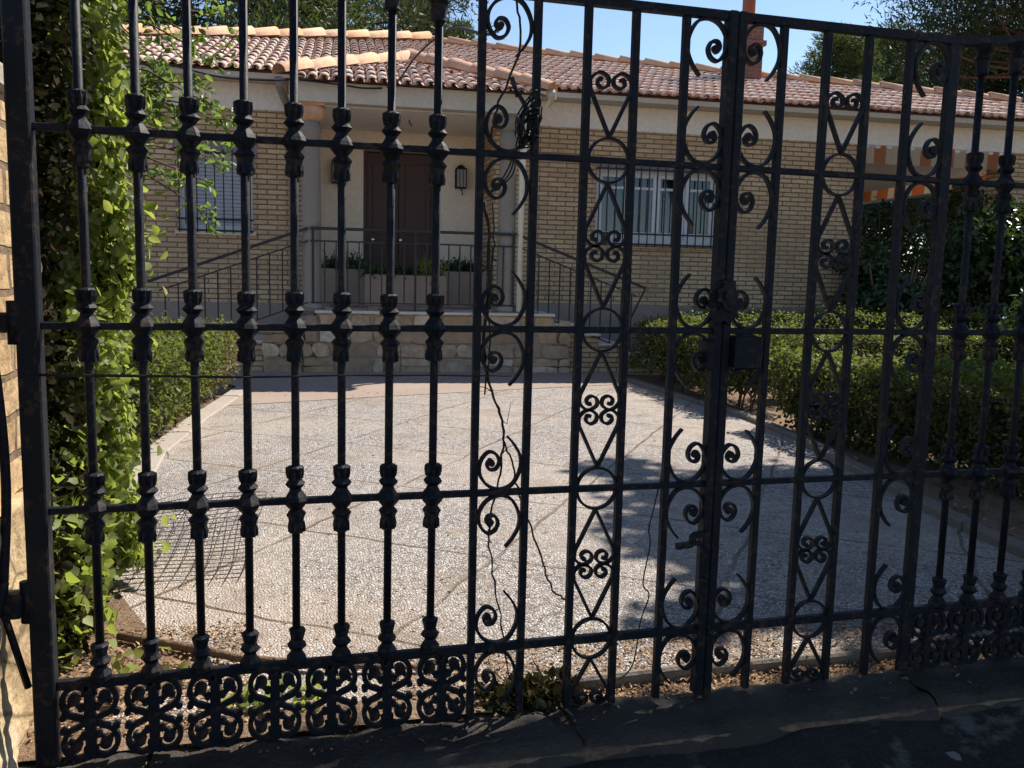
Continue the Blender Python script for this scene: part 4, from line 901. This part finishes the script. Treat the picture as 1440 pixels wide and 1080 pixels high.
# ------------------------------------------------------------------ laurel bushes and trees
def bush(label, loc, r, h, n, seed=0, mat='laurel', ls=.09, name='laurel_bush', cat='bush'):
    o = thing(name, label, cat, loc); packs = []
    cl = max(6, n // 260)
    for i in range(cl):
        a = random.uniform(0, 6.28); q = random.uniform(.1, .8) * r; z = random.uniform(.2, .9) * h; c = (q * cos(a) * (1 - .3 * z / h), q * sin(a) * (1 - .3 * z / h), z); rr = random.uniform(.28, .5) * r
        P, nn = ball(n // cl, c, (rr, rr, rr * .8), .35); packs.append(leaves(P, ls, OVAL, nn + np.array([0, 0, .4]), None, .9, .8))
    leaf_obj('foliage', packs, M[mat], o)
    g = MB()
    for i in range(7): a = random.uniform(0, 6.28); g.tube([(0.1 * cos(a), .1 * sin(a), -.05), (.3 * r * cos(a), .3 * r * sin(a), h * .4), (.6 * r * cos(a), .6 * r * sin(a), h * .85)], [.035, .025, .008], 6)
    g.build('stem', M['bark'], o); return o
bush('dark laurel bush against the house wall left of the terrace', HW(7.05, .35, 0), .85, 1.75, 8000)
bush('tall dark laurel bush in front of the shaded terrace', HW(8.5, .2, 0), 1.15, 2.45, 13000)
bush('glossy dark bush before the brick pillar at the right edge', HW(9.7, -.4, 0), .95, 3.0, 7000)
bush('dark green bush growing behind the terrace', HW(8.2, 7.6, 0), 1.9, 3.6, 16000)
bush('tall dark evergreen beside the open right end of the terrace', HW(10.9, 3.6, 0), 1.1, 3.3, 11000)
bush('broad dark bush far behind the terrace opening', HW(11.8, 7.7, 0), 2.3, 4.0, 16000)
bush('dark shrub at the right edge beyond the nearest hedge', (6.9, 5.3, 0), .7, 1.2, 2600)
def pine(label, loc, h, crown, n, mat='needle', tr=.16, bl=.28, lean=0, z0=.45, name='pine_tree', group=None, sizes=1.0, tuft=130):
    """pine with limbs and many needle tufts: crown = horizontal radius"""
    o = thing(name, label, 'tree', loc, 0, group); g = MB(); packs = []
    top = Vector((lean, 0, h)); g.tube([(0, 0, -.2), (lean * .3, .05, h * .4), (lean * .6, 0, h * .7), top], [tr, tr * .8, tr * .5, tr * .15], 9)
    nb = max(10, int(n / tuft / 3))
    for i in range(nb):
        f = z0 + (1 - z0) * (i + random.random()) / nb; b = Vector((lean * f, 0, h * f * .97)); a = i * 2.4 + random.uniform(-.4, .4)
        ln = crown * random.uniform(.55, 1.1) * (1.05 - .75 * ((f - z0) / (1 - z0)) ** 1.6) * (.75 + .4 * min(1, (f - z0) / .2)); e = b + Vector((ln * cos(a), ln * sin(a), ln * random.uniform(.0, .45)))
        mid = (b + e) / 2 + Vector((0, 0, -.04 * ln)); g.tube([b, mid, e], [tr * .3, tr * .2, tr * .07], 5)
        for k in range(3):
            c = mid.lerp(e, [.25, .68, 1.0][k]) + Vector((random.uniform(-.25, .25), random.uniform(-.25, .25), random.uniform(-.05, .3))) * (crown * .28)
            rr = crown * random.uniform(.2, .34); m = int(tuft * sizes)
            g.tube([mid.lerp(e, .5), c], [tr * .12, tr * .04], 4)
            P, nn = ball(m, c, (rr, rr, rr * .62)); packs.append(leaves(P, bl, BLADE, None, unit(nn + np.array([0, 0, .45])), .6, 2.0))
    g.build('trunk', M['bark'], o); leaf_obj('crown', packs, M[mat], o); return o
GP = 'pines behind the house'; GQ = 'pines right of the chimney'
pine('dark pine behind the left part of the roof, leftmost of the trees there', (-4.6, 20, 0), 12.5, 3.8, 52000, 'needledark', bl=.18, z0=.2, tuft=200, group=GP)
pine('tall pine with sunlit clumps behind the left roof ridge', (-1.5, 20, 0), 13, 3.2, 56000, 'needle', bl=.18, z0=.2, tuft=200, group=GP)
pine('tall dark pine behind the roof above the porch', (.9, 22.5, 0), 13, 3.0, 52000, 'needledark', bl=.18, z0=.2, tuft=200, group=GP)
pine('small pine top to the right of the tall pines over the porch roof', (2.9, 24, 0), 8.9, 1.25, 20000, 'needle', bl=.15, z0=.5, group=GP)
pine('smallest rounded pine top showing over the ridge near the scroll panel', (3.85, 24, 0), 8.55, 1.0, 15000, 'needle', bl=.15, z0=.5, group=GP)
pine('pine just right of the brick chimney, left end of the distant row', (16.9, 24, 0), 9.3, 1.9, 36000, 'needle', bl=.17, z0=.3, tuft=200, group=GQ)
pine('pine in the middle of the distant row right of the chimney', (19.3, 25, 0), 9.8, 2.1, 38000, 'needle', bl=.17, z0=.3, tuft=200, group=GQ)
pine('pine at the right end of the distant row above the terrace roof', (21.8, 24, 0), 9.5, 2.0, 34000, 'needle', bl=.17, z0=.3, tuft=200, group=GQ)
pine('tall dark pine with drooping branches at the top right corner', (17.6, 17, 0), 13.5, 4.0, 95000, 'needledark', .14, .16, z0=.5, tuft=170)
pine('broad dark pine low behind the right end of the roof', (19.3, 19.5, 0), 8.6, 2.5, 40000, 'needledark', bl=.16, z0=.3)
# trees on the right that shade the gate, the street and the driveway (their crowns stand above and beside the picture)
def shade_tree(label, loc, trunk, clumps, ls=.16, dens=210):
    o = thing('shade_tree', label, 'tree', loc); g = MB(); g.tube(trunk, [.2, .16, .12][:len(trunk)], 10); packs = []; top = Vector(trunk[-1])
    for (c, r) in clumps:
        g.tube([top, (top + Vector(c)) / 2 + Vector((0, 0, .2)), c], [.07, .05, .02], 6)
        n = int(dens * r[0] * r[1] * 3.4); P, nn = ball(n, c, r); packs.append(leaves(P, ls, OVAL, nn * .3 + np.array([0, 0, .8]), None, .7, .9))
    g.build('trunk', M['bark'], o); leaf_obj('crown', packs, M['laurel'], o); return o
shade_tree('broad shade tree right of the gate, its crown over the street', (7.2, .9, -.05), [(0, 0, 0), (-.2, .1, 2.6), (-.9, .2, 4.2)],
    [((x - 7.2, y - .9, z), rr) for (x, y, z, rr) in ((2.45, 1.5, 4.75, (.6, .45, .3)), (3.4, 1.5, 4.9, (.9, .55, .4)), (4.5, 1.6, 5.0, (1.1, .65, .4)), (5.6, 1.5, 5.2, (1.1, .8, .5)), (3.1, .75, 5.0, (1.1, .6, .4)), (4.5, .6, 5.1, (1.3, .7, .5)), (6.0, .5, 5.3, (1.4, .9, .6)), (3.4, -.3, 5.2, (1.3, .7, .5)), (5.2, -.5, 5.4, (1.5, .9, .5)), (6.8, 1.6, 5.3, (1.0, .9, .6)), (6.2, 2.5, 5.4, (1.0, .6, .5)), (5.0, 2.95, 5.2, (.8, .5, .4)), (6.0, 3.0, 5.3, (.9, .6, .5)), (5.3, 3.5, 5.5, (.7, .5, .4)), (2.2, .5, 4.7, (.8, .5, .3)), (1.9, .95, 4.7, (.5, .35, .25)), (2.9, 1.1, 5.2, (.8, .5, .3)))], .13, 800)
shade_tree('tall shade tree right of the driveway, standing outside the clipped hedges', (9.2, 4.0, -.03), [(0, 0, 0), (-.1, .1, 3), (-.8, .0, 5)],
    [((x - 9.2, y - 4.0, z), rr) for (x, y, z, rr) in ((5.7, 4.1, 5.9, (.9, .9, .5)), (6.5, 4.8, 6.2, (.8, .7, .5)), (6.1, 3.4, 5.8, (1.1, .8, .5)), (7.1, 3.3, 6.0, (1.0, .9, .6)), (8.4, 3.2, 6.2, (1.2, 1.0, .7)), (9.0, 4.4, 6.4, (1.2, 1.1, .7)), (5.0, 3.9, 5.7, (.5, .45, .3)), (6.6, 4.0, 6.6, (.9, .7, .4)), (5.6, 4.9, 6.0, (.5, .4, .3)), (6.2, 3.7, 5.5, (1.3, 1.0, .4)), (7.0, 2.9, 5.6, (1.3, .8, .5)), (4.7, 3.3, 5.3, (.35, .3, .2)), (4.55, 2.7, 5.0, (.3, .25, .2)), (3.9, 2.55, 4.9, (.3, .2, .2)), (5.3, 5.4, 5.9, (.3, .25, .2)), (5.7, 3.0, 5.6, (.9, .7, .4)))], .13, 620)
shade_tree('unseen high crowned tree added well right of the street to block sky light', (9.6, -.8, -.1), [(0, 0, 0), (.1, .1, 3.5), (-.2, .3, 6)],  # added out of view so its crown cuts sky light on the right
    [((.4, 2.6, 8.2), (2.3, 1.8, 1.0)), ((-2.4, -.3, 7.4), (2.4, 1.6, .9)), ((0, -1.0, 8.0), (2.2, 1.8, 1.0)), ((-4.4, -1.6, 7.0), (2.0, 1.4, .7))], .2, 260)
shade_tree('unseen tree added behind the viewer, its low crown blocking sky light over the street', (-4.6, -4.2, -.12), [(0, 0, 0), (.2, .1, 2.2), (.8, .3, 3.8)],  # added out of view to darken the street by covering the sky
    [((1.2, .6, 4.6), (1.6, 1.3, .6)), ((3.0, .9, 4.9), (1.6, 1.3, .6)), ((4.8, .8, 5.0), (1.5, 1.3, .6)), ((2.2, -1.2, 5.0), (1.8, 1.3, .7)), ((4.6, -1.4, 5.2), (1.8, 1.3, .7)), ((6.6, -.6, 5.2), (1.5, 1.2, .6)), ((-.6, .3, 4.8), (1.4, 1.3, .7))], .18, 230)
